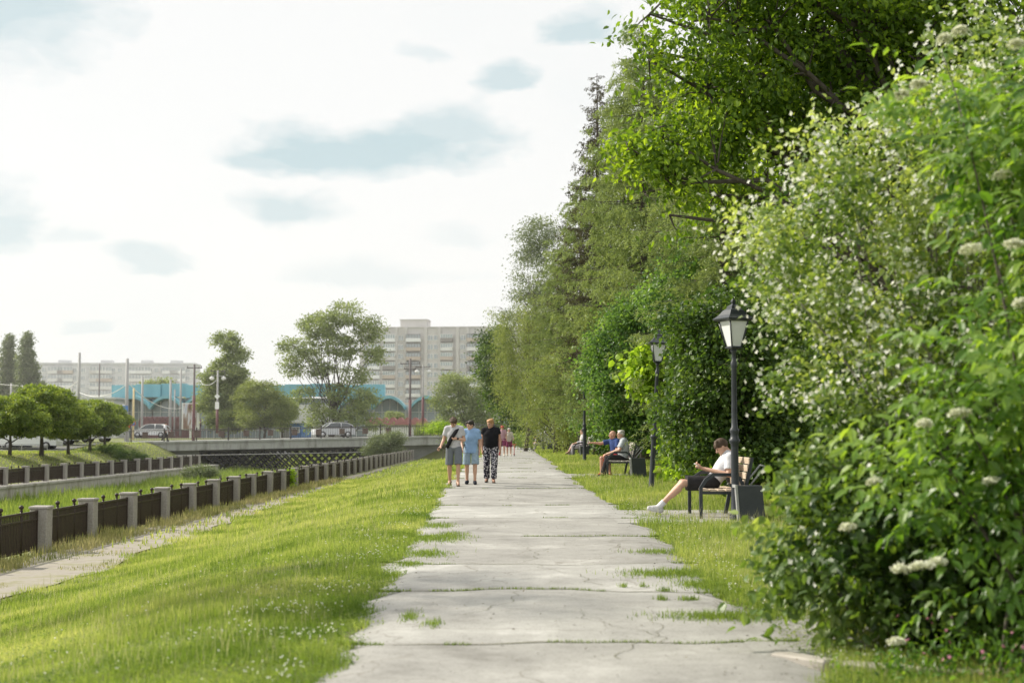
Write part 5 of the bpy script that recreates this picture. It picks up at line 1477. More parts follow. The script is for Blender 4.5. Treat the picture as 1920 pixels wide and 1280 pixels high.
def car(lb, loc, rz, kind, col, cat='car', name='parked_car'):
    body, roof, wf_, wr_ = PROF[kind]
    t = thing(name, lb, cat, loc, rz)
    m_ = paint(col[0], col[1])
    bm_ = MB(); n = len(body); hw = .86
    rings = [(hw - .10, .985), (hw, 1.0)]
    vs = []
    for y, s in ((-hw + .06, .97), (-hw, 1.0), (hw, 1.0), (hw - .06, .97)):
        vs += [(x * (1 if s == 1 else .985), y, .28 + (z - .28) * s) for x, z in body]
    fs = [[r * n + i, r * n + (i + 1) % n, (r + 1) * n + (i + 1) % n, (r + 1) * n + i] for r in range(3) for i in range(n)] + [list(range(n))[::-1], [3 * n + i for i in range(n)]]
    bm_.add(vs, fs)
    k = len(roof); top = max(z for _, z in roof); bot = roof[0][1]
    def ring(y): return [(x, y * (1 - .22 * (z - bot) / (top - bot)), z) for x, z in roof]
    # roof skin and pillars over the glasshouse
    inner = [p for p in roof[1:-1]]
    rv = []
    for y in (-hw * .95, hw * .95): rv += [(x, y * (1 - .22 * (z - bot) / (top - bot)), z + .02) for x, z in inner] + [(x, y * (1 - .22 * (z - bot) / (top - bot)), z - .05) for x, z in inner]
    q = len(inner)
    rf = []
    for i in range(q - 1): rf += [[i, i + 1, 2 * q + i + 1, 2 * q + i], [q + i + 1, q + i, 3 * q + i, 3 * q + i + 1], [i + 1, i, q + i, q + i + 1], [2 * q + i, 2 * q + i + 1, 3 * q + i + 1, 3 * q + i]]
    rf += [[0, 2 * q, 3 * q, q], [q - 1, 2 * q - 1, 4 * q - 1, 3 * q - 1]]
    bm_.add(rv, rf)
    for s in (-1, 1):
        for a, b in ((roof[0], roof[1]), (roof[-1], roof[-2])):
            bm_.tube([(a[0], s * hw * .95, a[1]), (b[0], s * hw * .95 * (1 - .22 * (b[1] - bot) / (top - bot)), b[1])], .045, 5)
        xm = (roof[1][0] + roof[-2][0]) / 2
        bm_.tube([(xm, s * hw * .95, bot), (xm, s * hw * .75, top - .02)], .04, 5)
    bm_.build('body', m_, t)
    gl = MB(); gl.add(ring(-hw * .93) + ring(hw * .93), [[i, (i + 1) % k, k + (i + 1) % k, k + i] for i in range(k)] + [list(range(k))[::-1], [k + i for i in range(k)]]); gl.build('window', M_carglass, t)
    for s in (-1, 1):
        for x in (wf_, wr_):
            w = MB().tube([(x, s * (hw - .17), .31), (x, s * (hw + .015), .31)], .31, 18).build('wheel', M_tyre, t)
            MB().tube([(x, s * (hw - .05), .31), (x, s * (hw + .025), .31)], .19, 14).build('rim', M_alloy, w)
        MB().box((body[1][0] + .06, s * .62, body[2][1] - .12), (.14, .3, .14), ch=.02).build('headlight', M_lens, t)
        MB().box((body[-2][0] - .04, s * .68, body[-2][1] + .12), (.1, .22, .2), ch=.02).build('tail_light', M_red, t)
    return t


def rz_(x, y): return GZ1(x, y) + .06


for px, Y, kind, col, lb, rz in [(-8, 116, 'hatch', ('black', (.03, .03, .035)), 'dark car with white roof edge cut off at the left edge', 0), (22, 117, 'hatch', ('silver', (.50, .51, .53)), 'silver hatchback parked left of the white van', 0),
                                (60, 115, 'van', ('white', (.72, .73, .73)), 'white van parked between the trunks of the round trees', R(180)), (100, 121, 'suv', ('pearl', (.62, .64, .65)), 'pale silver car parked behind the low fence by third round tree', 0),
                                (138, 125, 'sedan', ('offwhite', (.70, .70, .68)), 'white saloon parked above the juniper bank', 0), (36, 124, 'sedan', ('slate', (.10, .13, .20)), 'dark blue car behind the silver hatchback', R(180)),
                                (170, 127, 'suv', ('cream', (.60, .60, .57)), 'cream car partly hidden by the round tree nearest the bridge', 0)]:
    X = pxX(px, Y); car(lb, (X, Y, rz_(X, Y)), rz, kind, col)
p = BA + bdir * 20.6 + np.array([-math.sin(brz) * 6.0, math.cos(brz) * 6.0, .02]); car('silver hatchback driving across the bridge', p, brz, 'hatch', ('silver', (.50, .51, .53)), name='silver_car')
X = pxX(285, 156); car('white car waiting beyond the bridge below the left arches', (X, 156, .98), 0, 'hatch', ('white', (.72, .73, .73)), name='white_car')
# low rail along the car park lawn
lf = thing('low_fence', 'low grey rail along the edge of the car park', 'fence', (-40, 110.5, 0))
zz = GZ1(-45, 110.5)
MB().tube([(-14, 0, .55 + zz), (4, 0, .55 + zz)], .03, 6).tube([(-14, 0, .3 + zz), (4, 0, .3 + zz)], .025, 6).build('rail', M_grey_pole, lf)
for i in range(10): MB().box((-14 + 2 * i, 0, .28 + zz), (.06, .06, .62)).build('post', M_grey_pole, lf)


# ----------------------------------------------------------------------------- people: one continuous skinned surface each, grown from a signed distance field
class Field:
    def __init__(s): s.p = []

    def cone(s, a, b, ra, rb=None, k=.03, flat=None, cuts=()):
        s.p.append(('c', np.array(a, float), np.array(b, float), ra, ra if rb is None else rb, k, flat, cuts)); return s

    def ell(s, c, r, ax=None, k=.02, cuts=()):
        s.p.append(('e', np.array(c, float), np.array(r, float), np.eye(3) if ax is None else np.array(ax, float), None, k, None, cuts)); return s

    def mesh(s, vox):
        lo = np.full(3, 1e9); hi = -lo
        bb = []
        for q in s.p:
            if q[0] == 'c': r = max(q[3], q[4]); a, b = np.minimum(q[1], q[2]) - r, np.maximum(q[1], q[2]) + r
            else: r = q[2].max(); a, b = q[1] - r, q[1] + r
            bb.append((a, b)); lo = np.minimum(lo, a); hi = np.maximum(hi, b)
        lo = lo - 3 * vox; dims = np.ceil((hi + 3 * vox - lo) / vox).astype(int) + 1
        Gd = np.full(dims, .2, np.float32)
        for q, (a, b) in zip(s.p, bb):
            m = q[5] + 2 * vox
            i0 = np.maximum(np.floor((a - m - lo) / vox).astype(int), 0); i1 = np.minimum(np.ceil((b + m - lo) / vox).astype(int) + 1, dims)
            ax = [lo[c] + vox * np.arange(i0[c], i1[c]) for c in range(3)]
            P = np.stack(np.meshgrid(*ax, indexing='ij'), -1)
            if q[0] == 'c':
                A, B, ra, rb, flat = q[1], q[2], q[3], q[4], q[6]
                X = P - A; ba = B - A
                if flat is not None:
                    fa, ff = np.array(flat[0], float), flat[1]
                    X = X + (X @ fa)[..., None] * fa * (ff - 1); ba = ba + (ba @ fa) * fa * (ff - 1)
                t = np.clip((X @ ba) / max(ba @ ba, 1e-9), 0, 1)
                d = np.linalg.norm(X - t[..., None] * ba, axis=-1) - (ra + (rb - ra) * t)
            else:
                X = (P - q[1]) @ q[3].T
                k0 = np.linalg.norm(X / q[2], axis=-1); k1 = np.linalg.norm(X / q[2] ** 2, axis=-1)
                d = k0 * (k0 - 1) / np.maximum(k1, 1e-6)
            for cp, cn in q[7]: d = np.maximum(d, (P - np.array(cp, float)) @ np.array(cn, float))
            sl_ = tuple(slice(i0[c], i1[c]) for c in range(3)); g = Gd[sl_]; k = q[5]
            h = np.maximum(k - np.abs(g - d), 0) / k
            Gd[sl_] = np.minimum(g, d) - h * h * k * .25
        return surface_nets(Gd, lo, vox)


def surface_nets(Gd, lo, vox):
    S = Gd < 0; n = np.array(Gd.shape) - 1
    c = [(i, j, k) for i in (0, 1) for j in (0, 1) for k in (0, 1)]
    def sub(A, o): return A[o[0]:o[0] + n[0], o[1]:o[1] + n[1], o[2]:o[2] + n[2]]
    cnt = sum(sub(S, o).astype(np.int8) for o in c); act = (cnt > 0) & (cnt < 8)
    acc = np.zeros((*n, 3), np.float32); num = np.zeros(n, np.float32)
    for a in c:
        for ax in range(3):
            if a[ax]: continue
            b = list(a); b[ax] = 1
            A, B = sub(Gd, a), sub(Gd, b); x = (A < 0) != (B < 0)
            t = np.where(x, A / np.where(x, A - B, 1), 0)
            for q in range(3): acc[..., q] += np.where(x, a[q] + (t if q == ax else 0), 0)
            num += x
    idx = np.full(n, -1); I = np.argwhere(act); idx[act] = np.arange(len(I))
    V = lo + vox * (I + acc[act] / num[act][:, None])
    F = []
    for ax in range(3):
        u, v = (ax + 1) % 3, (ax + 2) % 3
        sa = [slice(1, n[q]) for q in range(3)]; sa[ax] = slice(0, n[ax]); sb = list(sa); sb[ax] = slice(1, n[ax] + 1)
        s0, s1 = S[tuple(sa)], S[tuple(sb)]
        E = np.argwhere(s0 != s1); fl = s0[s0 != s1]
        for q in range(3):
            if q != ax: E[:, q] += 1
        eu = np.zeros(3, int); eu[u] = 1; ev = np.zeros(3, int); ev[v] = 1
        g = lambda o: idx[tuple((E - o).T)]
        qd = np.stack([g(eu + ev), g(ev), g(0 * eu), g(eu)], 1)
        qd[~fl] = qd[~fl][:, ::-1]; F.append(qd)
    F = np.concatenate(F)
    return V, F[(F >= 0).all(1)]


def v3(*a): return np.array(a, float)
def nrm(a): a = np.array(a, float); return a / (np.linalg.norm(a) + 1e-9)


def skin_mat(name, c):
    m, nt_, out = nodes(name)
    p = N(nt_, 'ShaderNodeBsdfPrincipled', Roughness=.5); p.inputs['Specular IOR Level'].default_value = .35
    tcx = N(nt_, 'ShaderNodeTexCoord'); no = N(nt_, 'ShaderNodeTexNoise', Scale=9.0, Detail=4.0); nt_.links.new(tcx.outputs['Object'], no.inputs[0])
    r = ramp(nt_, [(.3, tuple(q * f for q, f in zip(c, (.95, .86, .84)))), (.7, c)], no.outputs[0]); nt_.links.new(r.outputs[0], p.inputs['Base Color'])
    p.inputs['Subsurface Weight'].default_value = .08; p.inputs['Subsurface Radius'].default_value = (.02, .008, .005)
    nt_.links.new(p.outputs[0], out.inputs[0]); return m


M_skin = skin_mat('skin', (.56, .36, .265)); M_skin2 = skin_mat('tanned_skin', (.47, .28, .20))
M_eye = mat('eye_dark', (.03, .025, .02), (.05, .04, .035), 30, .3); M_lip = mat('lips', (.42, .19, .16), (.46, .22, .18), 30, .5)
M_hair_b = mat('brown_hair', (.045, .026, .015), (.085, .052, .03), 40, .6, .3, stretch=(1, 1, .3)); M_hair_d = mat('dark_hair', (.018, .014, .012), (.04, .03, .024), 40, .6, .3, stretch=(1, 1, .3))
M_hair_g = mat('ginger_hair', (.30, .15, .06), (.44, .26, .12), 40, .6, .3, stretch=(1, 1, .3)); M_hair_w = mat('white_hair', (.42, .40, .37), (.58, .56, .53), 40, .6, .3, stretch=(1, 1, .3)); M_hair_r = mat('red_hair', (.35, .05, .03), (.45, .08, .04), 40, .6, .3)


def cloth(nm, c, f=.82, sc=7, **kw): return mat(nm, c, tuple(q * f for q in c), sc, .9, .9, spec=.15, **kw)


C_greywhite = cloth('pale_grey_cotton', (.50, .495, .52)); C_grey = cloth('grey_shorts', (.17, .185, .21)); C_blue = cloth('light_blue_cotton', (.26, .40, .62)); C_denim = cloth('pale_denim', (.32, .42, .52), .75, 14)
C_black = cloth('black_cotton', (.016, .016, .019), .7); C_white = cloth('white_cotton', (.64, .64, .68), .9); C_dark = cloth('charcoal_cotton', (.035, .034, .036), .75); C_navy = cloth('navy_cotton', (.04, .07, .19)); C_red = cloth('red_cotton', (.60, .06, .06))
C_lilac = cloth('pale_lilac_cotton', (.44, .42, .46)); C_beige = cloth('beige_grey_cotton', (.37, .35, .37)); C_wine = cloth('wine_print', (.30, .08, .16), .4, 20); C_rose = cloth('rose_cotton', (.48, .30, .34)); C_cream = cloth('cream_cotton', (.58, .54, .46))
C_strap = cloth('black_strap', (.02, .02, .022)); C_sandal = cloth('brown_leather', (.06, .038, .026), .7, 20); C_shoe = cloth('white_trainer', (.62, .62, .62), .7, 12); C_dshoe = cloth('dark_trainer', (.025, .028, .04), .8)


def pattern_mat(name, a, b, scale, thr, stretch=(1, 1, 1), kind='noise'):
    m, nt_, out = nodes(name); p = N(nt_, 'ShaderNodeBsdfPrincipled', Roughness=.9); p.inputs['Specular IOR Level'].default_value = .15; nt_.links.new(p.outputs[0], out.inputs[0])
    tcx = N(nt_, 'ShaderNodeTexCoord'); mp = N(nt_, 'ShaderNodeMapping'); mp.inputs['Scale'].default_value = stretch; nt_.links.new(tcx.outputs['Object'], mp.inputs[0])
    if kind == 'noise': no = N(nt_, 'ShaderNodeTexNoise', Scale=scale, Detail=2.0); o = no.outputs[0]
    else: no = N(nt_, 'ShaderNodeTexWave', Scale=scale, Distortion=1.0); no.bands_direction = 'Z'; o = no.outputs['Fac']
    nt_.links.new(mp.outputs[0], no.inputs[0])
    r = ramp(nt_, [(thr - .03, a), (thr + .03, b)], o); nt_.links.new(r.outputs[0], p.inputs['Base Color']); return m


C_print = pattern_mat('printed_cotton', (.02, .02, .032), (.50, .48, .52), 26, .54); C_stripe = pattern_mat('striped_cotton', (.22, .27, .34), (.56, .57, .56), 16, .5, kind='wave')


class Pose:
    """Joints in metres; the person faces +y, its own right hand is at +x, feet at z = 0."""
    def __init__(s, H=1.7, build=1.0):
        k = H / 1.7; s.k = k; s.b = build
        s.pel = v3(0, 0, .93) * k; s.chest = v3(0, 0, 1.24) * k; s.nb = v3(0, -.01, 1.43) * k; s.head = v3(0, .03, 1.575) * k
        s.hf = v3(0, 1, 0); s.hu = v3(0, 0, 1); s.tf = v3(0, 1, 0)
        s.sh = [v3(-.175 * (.85 + .15 * build), -.01, 1.39) * k, v3(.175 * (.85 + .15 * build), -.01, 1.39) * k]
        s.el = [v3(-.225, -.03, 1.11) * k, v3(.225, -.03, 1.11) * k]; s.wr = [v3(-.225, .05, .87) * k, v3(.225, .05, .87) * k]
        s.hd = [v3(-.02, .15, -1), v3(.02, .15, -1)]; s.hn = [v3(1, 0, 0), v3(-1, 0, 0)]; s.curl = [.5, .5]
        s.hip = [v3(-.092, 0, .89) * k, v3(.092, 0, .89) * k]; s.kn = [v3(-.108, .02, .48) * k, v3(.108, .02, .48) * k]
        s.an = [v3(-.105, -.03, .085) * k, v3(.105, -.03, .085) * k]; s.td = [v3(-.12, 1, 0), v3(.12, 1, 0)]; s.up = [v3(0, 0, 1), v3(0, 0, 1)]

    def sit(s, zs, lean=.0, knee=.46, slump=0.0):
        k = s.k; s.pel = v3(0, 0, zs + .11); s.chest = v3(0, -.31 * math.sin(lean), zs + .11 + .31 * math.cos(lean)); s.nb = s.chest + v3(0, -.18 * math.sin(lean - slump), .19 * math.cos(lean - slump))
        s.head = s.nb + v3(0, .04, .145)
        for i, sg in ((0, -1), (1, 1)):
            s.sh[i] = s.nb + v3(sg * .175 * (.85 + .15 * s.b), 0, -.045); s.hip[i] = v3(sg * .092, .02, zs + .075); s.kn[i] = v3(sg * .11, .46, zs + .08)
            s.an[i] = v3(sg * .11, .48, .085); s.el[i] = s.sh[i] + v3(sg * .06, .02, -.28); s.wr[i] = s.el[i] + v3(-sg * .05, .22, -.05); s.hd[i] = v3(0, 1, -.2); s.hn[i] = v3(0, 0, -1)
        return s


def person(lb, P, loc, rz, clothes, hair, vox=.009, skin=None, hair_style='short', group=None, shoe=None, sock=None, belly=0.0, name='person'):
    root = thing(name, lb, 'person', loc, rz, group)
    k, b = P.k, P.b; sk = skin or M_skin
    hf = nrm(P.hf); hu = nrm(P.hu - hf * hf.dot(P.hu)); hx = np.cross(hf, hu); tf = nrm(P.tf); ts = nrm(P.sh[1] - P.sh[0])
    tu = nrm(P.nb - P.pel)
    HL = lambda x, y, z: P.head + (hx * x + hf * y + hu * z) * k
    Hax = np.stack([hx, hf, hu])
    tax = np.stack([ts, np.cross(tu, ts), tu])

    def torso(f, g=0.0, k_=.05, cuts=()):
        w = b
        f.cone(P.pel - ts * .055 * k * w, P.pel + ts * .055 * k * w, .105 * k * w + g, k=k_, flat=(tax[1], 1.06), cuts=cuts)
        mid = P.pel * .5 + P.chest * .5 + tax[1] * belly * .5
        f.ell(mid, v3(.145 * w, .105 * w + belly, .17) * k + g, tax, k_, cuts)
        f.ell(P.chest, v3(.165 * w, .115 * w, .19) * k + g, tax, k_, cuts)
        f.cone(P.sh[0] + ts * .03, P.sh[1] - ts * .03, .052 * k + g * .8, k=k_, cuts=cuts)
        for q in (0, 1): f.cone(P.nb - tu * .01, P.sh[q], .050 * k + g * .6, .044 * k + g * .6, k=k_, cuts=cuts)
        f.cone(P.chest, P.nb, .10 * k + g, .062 * k + g * .8, k=k_, cuts=cuts)

    B = Field(); torso(B)
    for i in (0, 1):
        B.cone(P.sh[i], P.el[i], .050 * k * (.6 + .4 * b), .040 * k * (.6 + .4 * b), k=.025)
        B.cone(P.el[i], P.wr[i], .040 * k * (.6 + .4 * b), .026 * k, k=.015)
        B.cone(P.hip[i], P.kn[i], .083 * k * b, .054 * k * (.5 + .5 * b), k=.03)
        cm = P.kn[i] * .68 + P.an[i] * .32; bk = nrm(np.cross(nrm(P.an[i] - P.kn[i]), v3(1, 0, 0))); bk = bk if bk.dot(P.td[i]) < 0 else -bk
        B.cone(P.kn[i], P.an[i], .051 * k * (.5 + .5 * b), .036 * k, k=.02); B.cone(cm + bk * .016 - (P.an[i] - P.kn[i]) * .1, cm + bk * .014 + (P.an[i] - P.kn[i]) * .14, .050 * k * (.5 + .5 * b), .040 * k, k=.03)
        td, fu = nrm(P.td[i]), nrm(P.up[i])
        B.cone(P.an[i] - td * .03 - fu * .045, P.an[i] + td * .11 - fu * .052, .034 * k, .030 * k, k=.02); B.cone(P.an[i], P.an[i] + td * .10 - fu * .04, .036 * k, .03 * k, k=.02)
        # hand: palm, four fingers of different lengths, thumb from the side of the palm
        w, d, n = P.wr[i], nrm(P.hd[i]), nrm(P.hn[i]); n = nrm(n - d * d.dot(n)); s = np.cross(d, n) * (1 if i else -1)
        if i == 0: s = np.cross(n, d) * -1 * -1
        tside = s
        B.cone(w, w + d * .075 * k, .030 * k, .036 * k, k=.012, flat=(n, 1.9))
        for off, ln, sp in ((.028, .070, .12), (.010, .080, .03), (-.010, .075, -.05), (-.028, .058, -.14)):
            p0 = w + (d * .078 + tside * off) * k; c = P.curl[i]
            d1 = nrm(d * math.cos(c) + n * math.sin(c) + tside * sp); d2 = nrm(d * math.cos(2.1 * c) + n * math.sin(2.1 * c) + tside * sp * .5)
            p1 = p0 + d1 * ln * .55 * k
            B.cone(p0 - d * .012, p1, .0095 * k, .0088 * k, k=.004); B.cone(p1, p1 + d2 * ln * .5 * k, .0088 * k, .0075 * k, k=.004)
        t0 = w + (d * .022 + tside * .026) * k; t1 = t0 + nrm(d * .7 + tside * .6 + n * .35) * .038 * k
        B.cone(t0, t1, .0125 * k, .011 * k, k=.008); B.cone(t1, t1 + nrm(d * .9 + tside * .15 + n * .4) * .030 * k, .011 * k, .009 * k, k=.004)
    B.cone(P.nb - hu * .03, HL(0, -.022, -.055), .056 * k, .052 * k, k=.03)
    B.ell(HL(0, -.012, .022), v3(.074, .093, .092) * k, Hax, .01); B.ell(HL(0, .022, -.035), v3(.060, .066, .080) * k, Hax, .03)
    B.cone(HL(0, .060, -.088), HL(0, .064, -.094), .024 * k, k=.03)
    B.cone(HL(0, .080, .012), HL(0, .106, -.026), .008 * k, .014 * k, k=.012)
    B.cone(HL(-.022, .076, -.060), HL(.022, .076, -.060), .010 * k, k=.014)
    B.cone(HL(-.036, .073, .024), HL(.036, .073, .024), .012 * k, k=.016)
    for sg in (-1, 1): B.ell(HL(sg * .076, -.008, -.008), v3(.011, .022, .034) * k, Hax, .008)
    V, Fq = B.mesh(vox)
    cen = V[Fq].mean(1); mi = np.zeros(len(Fq), int)
    for sg in (-1, 1):
        e = HL(sg * .031, .080, .006); mi[np.linalg.norm((cen - e) * 1.0, axis=1) < .013 * k] = 1
        for q in (.018, .032, .046): mi[np.linalg.norm(cen - HL(sg * q, .082, .032), axis=1) < .0085 * k] = 3
    for q in (-.018, 0, .018): mi[np.linalg.norm(cen - HL(q, .088, -.062), axis=1) < .010 * k] = 2
    obj('body', np_mesh('person_body', V, Fq, [sk, M_eye, M_lip, hair], smooth=True, mat_idx=mi), root)

    def wear(nm, f, m, vx=vox):
        V, Fq = f.mesh(vx); return obj(nm, np_mesh('person_' + nm, V, Fq, m, smooth=True), root)
    for c in clothes:
        f = Field(); kind, m = c[0], c[1]; g = c[2].get('g', .014) if len(c) > 2 else .014; o = c[2] if len(c) > 2 else {}
        if kind == 'shirt':
            hem = P.pel - tu * o.get('hem', .02); cu = [(hem, -tu), (P.nb + tu * .035, tu)]
            torso(f, g, .05, cu)
            if o.get('hem', .02) > .04: f.cone(P.pel - ts * .055 * k * b - tu * .10, P.pel + ts * .055 * k * b - tu * .10, .112 * k * b + g, k=.05, flat=(tax[1], 1.0), cuts=cu)
            for i in (0, 1):
                L = o.get('sleeve', .55); e = P.sh[i] + (P.el[i] - P.sh[i]) * min(L, 1.0); ax = nrm(P.el[i] - P.sh[i])
                f.cone(P.sh[i] + ax * .005, e + ax * .03, .050 * k * (.6 + .4 * b) + g * .75, .052 * k * (.6 + .4 * b) + g, k=.03, cuts=[(e, ax)] if L < 1 else ())
                if L > 1:
                    e2 = P.el[i] + (P.wr[i] - P.el[i]) * (L - 1); f.cone(P.el[i], e2, .046 * k + g * .8, .034 * k + g * .7, k=.02)
        elif kind in ('trousers', 'shorts'):
            top = P.pel + tu * .09 * k
            f.cone(P.pel - ts * .055 * k * b, P.pel + ts * .055 * k * b, .108 * k * b + g, k=.05, flat=(tax[1], 1.06), cuts=[(top, tu)])
            L = o.get('len', .9); fl = o.get('flare', .012)
            mid = [(P.pel * .5 + (P.hip[0] + P.hip[1]) * .25 - ts * .007, ts), (P.pel * .5 + (P.hip[0] + P.hip[1]) * .25 + ts * .007, -ts)]
            for i in (0, 1):
                ax = nrm(P.kn[i] - P.hip[i])
                if L <= 1:
                    e = P.hip[i] + (P.kn[i] - P.hip[i]) * L
                    f.cone(P.hip[i], e + ax * .06, .089 * k * b + g, .066 * k * b + g + fl, k=.010, cuts=[(e, ax), mid[i]])
                else:
                    f.cone(P.hip[i], P.kn[i], .086 * k * b + g, .058 * k * (.4 + .6 * b) + g, k=.010, cuts=[mid[i]]); ax = nrm(P.an[i] - P.kn[i]); e = P.kn[i] + (P.an[i] - P.kn[i]) * (L - 1)
                    f.cone(P.kn[i], e + ax * .05, .058 * k * (.4 + .6 * b) + g, .044 * k * (.4 + .6 * b) + g + fl, k=.010, cuts=[(e, ax), mid[i]])
        wear(kind, f, m)
    for i in (0, 1):
        td, fu = nrm(P.td[i]), nrm(P.up[i]); a = P.an[i]
        if shoe and shoe[0] == 'shoe':
            f = Field(); f.cone(a - td * .035 - fu * .042, a + td * .135 - fu * .050, .043 * k, .040 * k, k=.03, cuts=[(a - fu * .083, -fu)]); f.cone(a - fu * .01, a + td * .07 - fu * .035, .046 * k, .040 * k, k=.03, cuts=[(a + fu * .03, fu)])
            wear('shoe', f, shoe[1], min(vox, .009))
        elif shoe:
            f = Field(); f.cone(a - td * .04 - fu * .078, a + td * .14 - fu * .078, .046 * k, .046 * k, k=.02, flat=(fu, 3.2)); f.cone(a + td * .065 - fu * .045, a + td * .085 - fu * .048, .043 * k, .042 * k, k=.01); f.cone(a - td * .01 - fu * .012, a - td * .0 - fu * .0, .045 * k, .044 * k, k=.01, cuts=[(a + fu * .012, fu)])
            wear('sandal', f, shoe[1], min(vox, .009))
        if sock:
            ax = nrm(P.kn[i] - a); f = Field(); f.cone(a - ax * .02, a + ax * .16, .043 * k, .047 * k, k=.02, cuts=[(a + ax * .13, ax)]); wear('sock', f, sock)
    if hair is not None and hair_style != 'bald':
        f = Field()
        face = [(HL(0, .052, .030), nrm(hf * .80 - hu * .60)), (HL(0, 0, -.062), -hu)]
        if hair_style == 'fringe': face = [(HL(0, .078, .026), nrm(hf * .42 - hu * .9)), (HL(0, 0, -.058), -hu)]
        thin_ = .004 if hair_style == 'cropped' else .0
        f.ell(HL(0, -.016, .026), v3(.086 - thin_, .106 - thin_, .102 - thin_) * k, Hax, .01, face)
        if hair_style == 'fringe':
            f.ell(HL(0, .030, .058), v3(.070, .060, .046) * k, Hax, .02)
            for q in range(9): f.cone(HL(-.05 + .0125 * q, .02, .105), HL(-.055 + .014 * q + rng.normal(0, .01), .086 + rng.normal(0, .006), .040 + rng.normal(0, .010)), .018 * k, .008 * k, k=.015)
        else:
            for q in range(16):
                t = rng.uniform(0, 6.28); p_ = HL(.06 * math.cos(t), -.01 + .07 * math.sin(t), .085); f.ell(p_, v3(.028, .028, .024) * k, Hax, .02)
        if hair_style == 'long':
            f.cone(HL(0, -.06, .0), HL(0, -.10, -.26), .075 * k, .05 * k, k=.04, flat=(hf, 1.4))
            for sg in (-1, 1): f.cone(HL(sg * .065, -.02, 0), HL(sg * .085, -.02, -.22), .032 * k, .022 * k, k=.03)
        wear('hair', f, hair)
    return root, P, HL


def band(pts, w, th, m, name, parent):
    mb = MB(); mb.tube(pts, w, 8, flat=th); return mb.build(name, m, parent)


# --- three people walking abreast towards the camera
def ground_at(px, py, dy=0.0):
    g = G(px, py); return np.array([g[0], g[1] + dy, float(PZ(g[0], g[1]))])


P = Pose(1.70, 1.0)
P.kn[0] += v3(.0, .06, .01); P.an[0] += v3(.005, .06, 0); P.kn[1] += v3(0, -.02, 0); P.an[1] += v3(0, -.14, .015); P.up[1] = v3(0, .25, 1)
P.head += v3(.01, .055, -.035); P.hf = nrm(v3(.30, .62, -.72)); P.hu = nrm(v3(.1, .72, .68))
P.el[0] = P.sh[0] + v3(-.07, -.02, -.27); P.wr[0] = P.el[0] + v3(.19, .17, .03); P.hd[0] = v3(1, .25, .05); P.hn[0] = v3(0, -1, 0); P.curl[0] = .55
P.el[1] = P.sh[1] + v3(.075, -.03, -.27); P.wr[1] = P.el[1] + v3(.07, .15, -.17); P.hd[1] = v3(.45, .6, -.3); P.hn[1] = v3(-.4, -.1, -.9); P.curl[1] = .6
g = ground_at(851, 914)
w1, P1, HL1 = person('walker in pale grey tee and grey shorts with a black bag strap across the chest', P, g, R(180), [('shorts', C_grey, {'len': .92, 'g': .02, 'flare': .02}), ('shirt', C_greywhite, {'hem': .03, 'sleeve': .62, 'g': .022})], M_hair_b, .0085, M_skin, 'short', 'three people walking together on the path', ('sandal', C_sandal))
band([P1.sh[0] + v3(.06, .02, .05), P1.chest + v3(-.05, .150, .08), P1.chest + v3(.06, .155, -.08), P1.pel + v3(.12, .15, .10), P1.pel + v3(.17, .12, .0)], [.035, .05, .052, .055, .04], .25, C_strap, 'bag_strap', w1)
band([P1.sh[0] + v3(.06, .02, .05), P1.chest + v3(-.02, -.15, .06), P1.pel + v3(.17, -.05, .05), P1.pel + v3(.17, .10, .0)], [.025, .022, .022, .03], .3, C_strap, 'bag_strap', w1)
MB().lathe([(.034, -.02), (.036, .0), (.034, .02)], tuple(P1.wr[0] - v3(.03, .02, 0)), 12).build('wristwatch', C_strap, w1)
ph = thing('mobile_phone', 'dark phone held by the walker in pale grey tee', 'phone', g, R(180)); q = P1.wr[1] + nrm(P1.hd[1]) * .10
MB().box(tuple(q + v3(.0, .0, .012)), (.075, .15, .010), .3, ch=.003).build('case', C_strap, ph)

P = Pose(1.60, .98)
P.kn[0] += v3(0, .05, .01); P.an[0] += v3(0, .05, 0); P.an[1] += v3(0, -.08, .01); P.hf = nrm(v3(.80, .52, -.28)); P.head += v3(.02, .02, -.01)
P.el[0] += v3(-.01, -.02, 0); P.wr[0] += v3(.0, -.03, 0)
P.el[1] = P.sh[1] + v3(.07, .0, -.27); P.wr[1] = P.el[1] + v3(-.03, .16, -.14)
person('walker in light blue tee and pale denim shorts with dark sandals', P, ground_at(883, 911), R(180), [('shorts', C_denim, {'len': .90, 'g': .024, 'flare': .022}), ('shirt', C_blue, {'hem': .10, 'sleeve': .68, 'g': .026})], M_hair_d, .0085, M_skin, 'short', 'three people walking together on the path', ('shoe', C_dshoe))

P = Pose(1.63, 1.16)
P.kn[0] += v3(.01, .08, .015); P.an[0] += v3(.03, .08, .0); P.an[1] += v3(0, -.10, .02); P.hf = nrm(v3(.62, .70, -.30)); P.head += v3(.01, .02, -.01)
P.el[0] += v3(-.02, .0, 0); P.wr[0] += v3(-.02, .02, 0); P.el[1] += v3(.01, .0, 0); P.wr[1] += v3(.0, -.02, 0)
gb_ = ground_at(920, 908)
w3, P3, _ = person('woman in black top and printed trousers walking with a red purse', P, gb_, R(180), [('trousers', C_print, {'len': 1.92, 'g': .020, 'flare': .014}), ('shirt', C_black, {'hem': .03, 'sleeve': .38, 'g': .022})], M_hair_g, .0085, M_skin2, 'short', 'three people walking together on the path', ('sandal', C_strap), belly=.02)
pu = thing('purse', 'small red purse in the hand of the woman in black', 'purse', gb_, R(180)); q = P3.wr[0] + nrm(P3.hd[0]) * .10
MB().box(tuple(q + v3(.012, .01, 0)), (.035, .13, .08), 0, ch=.01).build('case', M_red, pu)

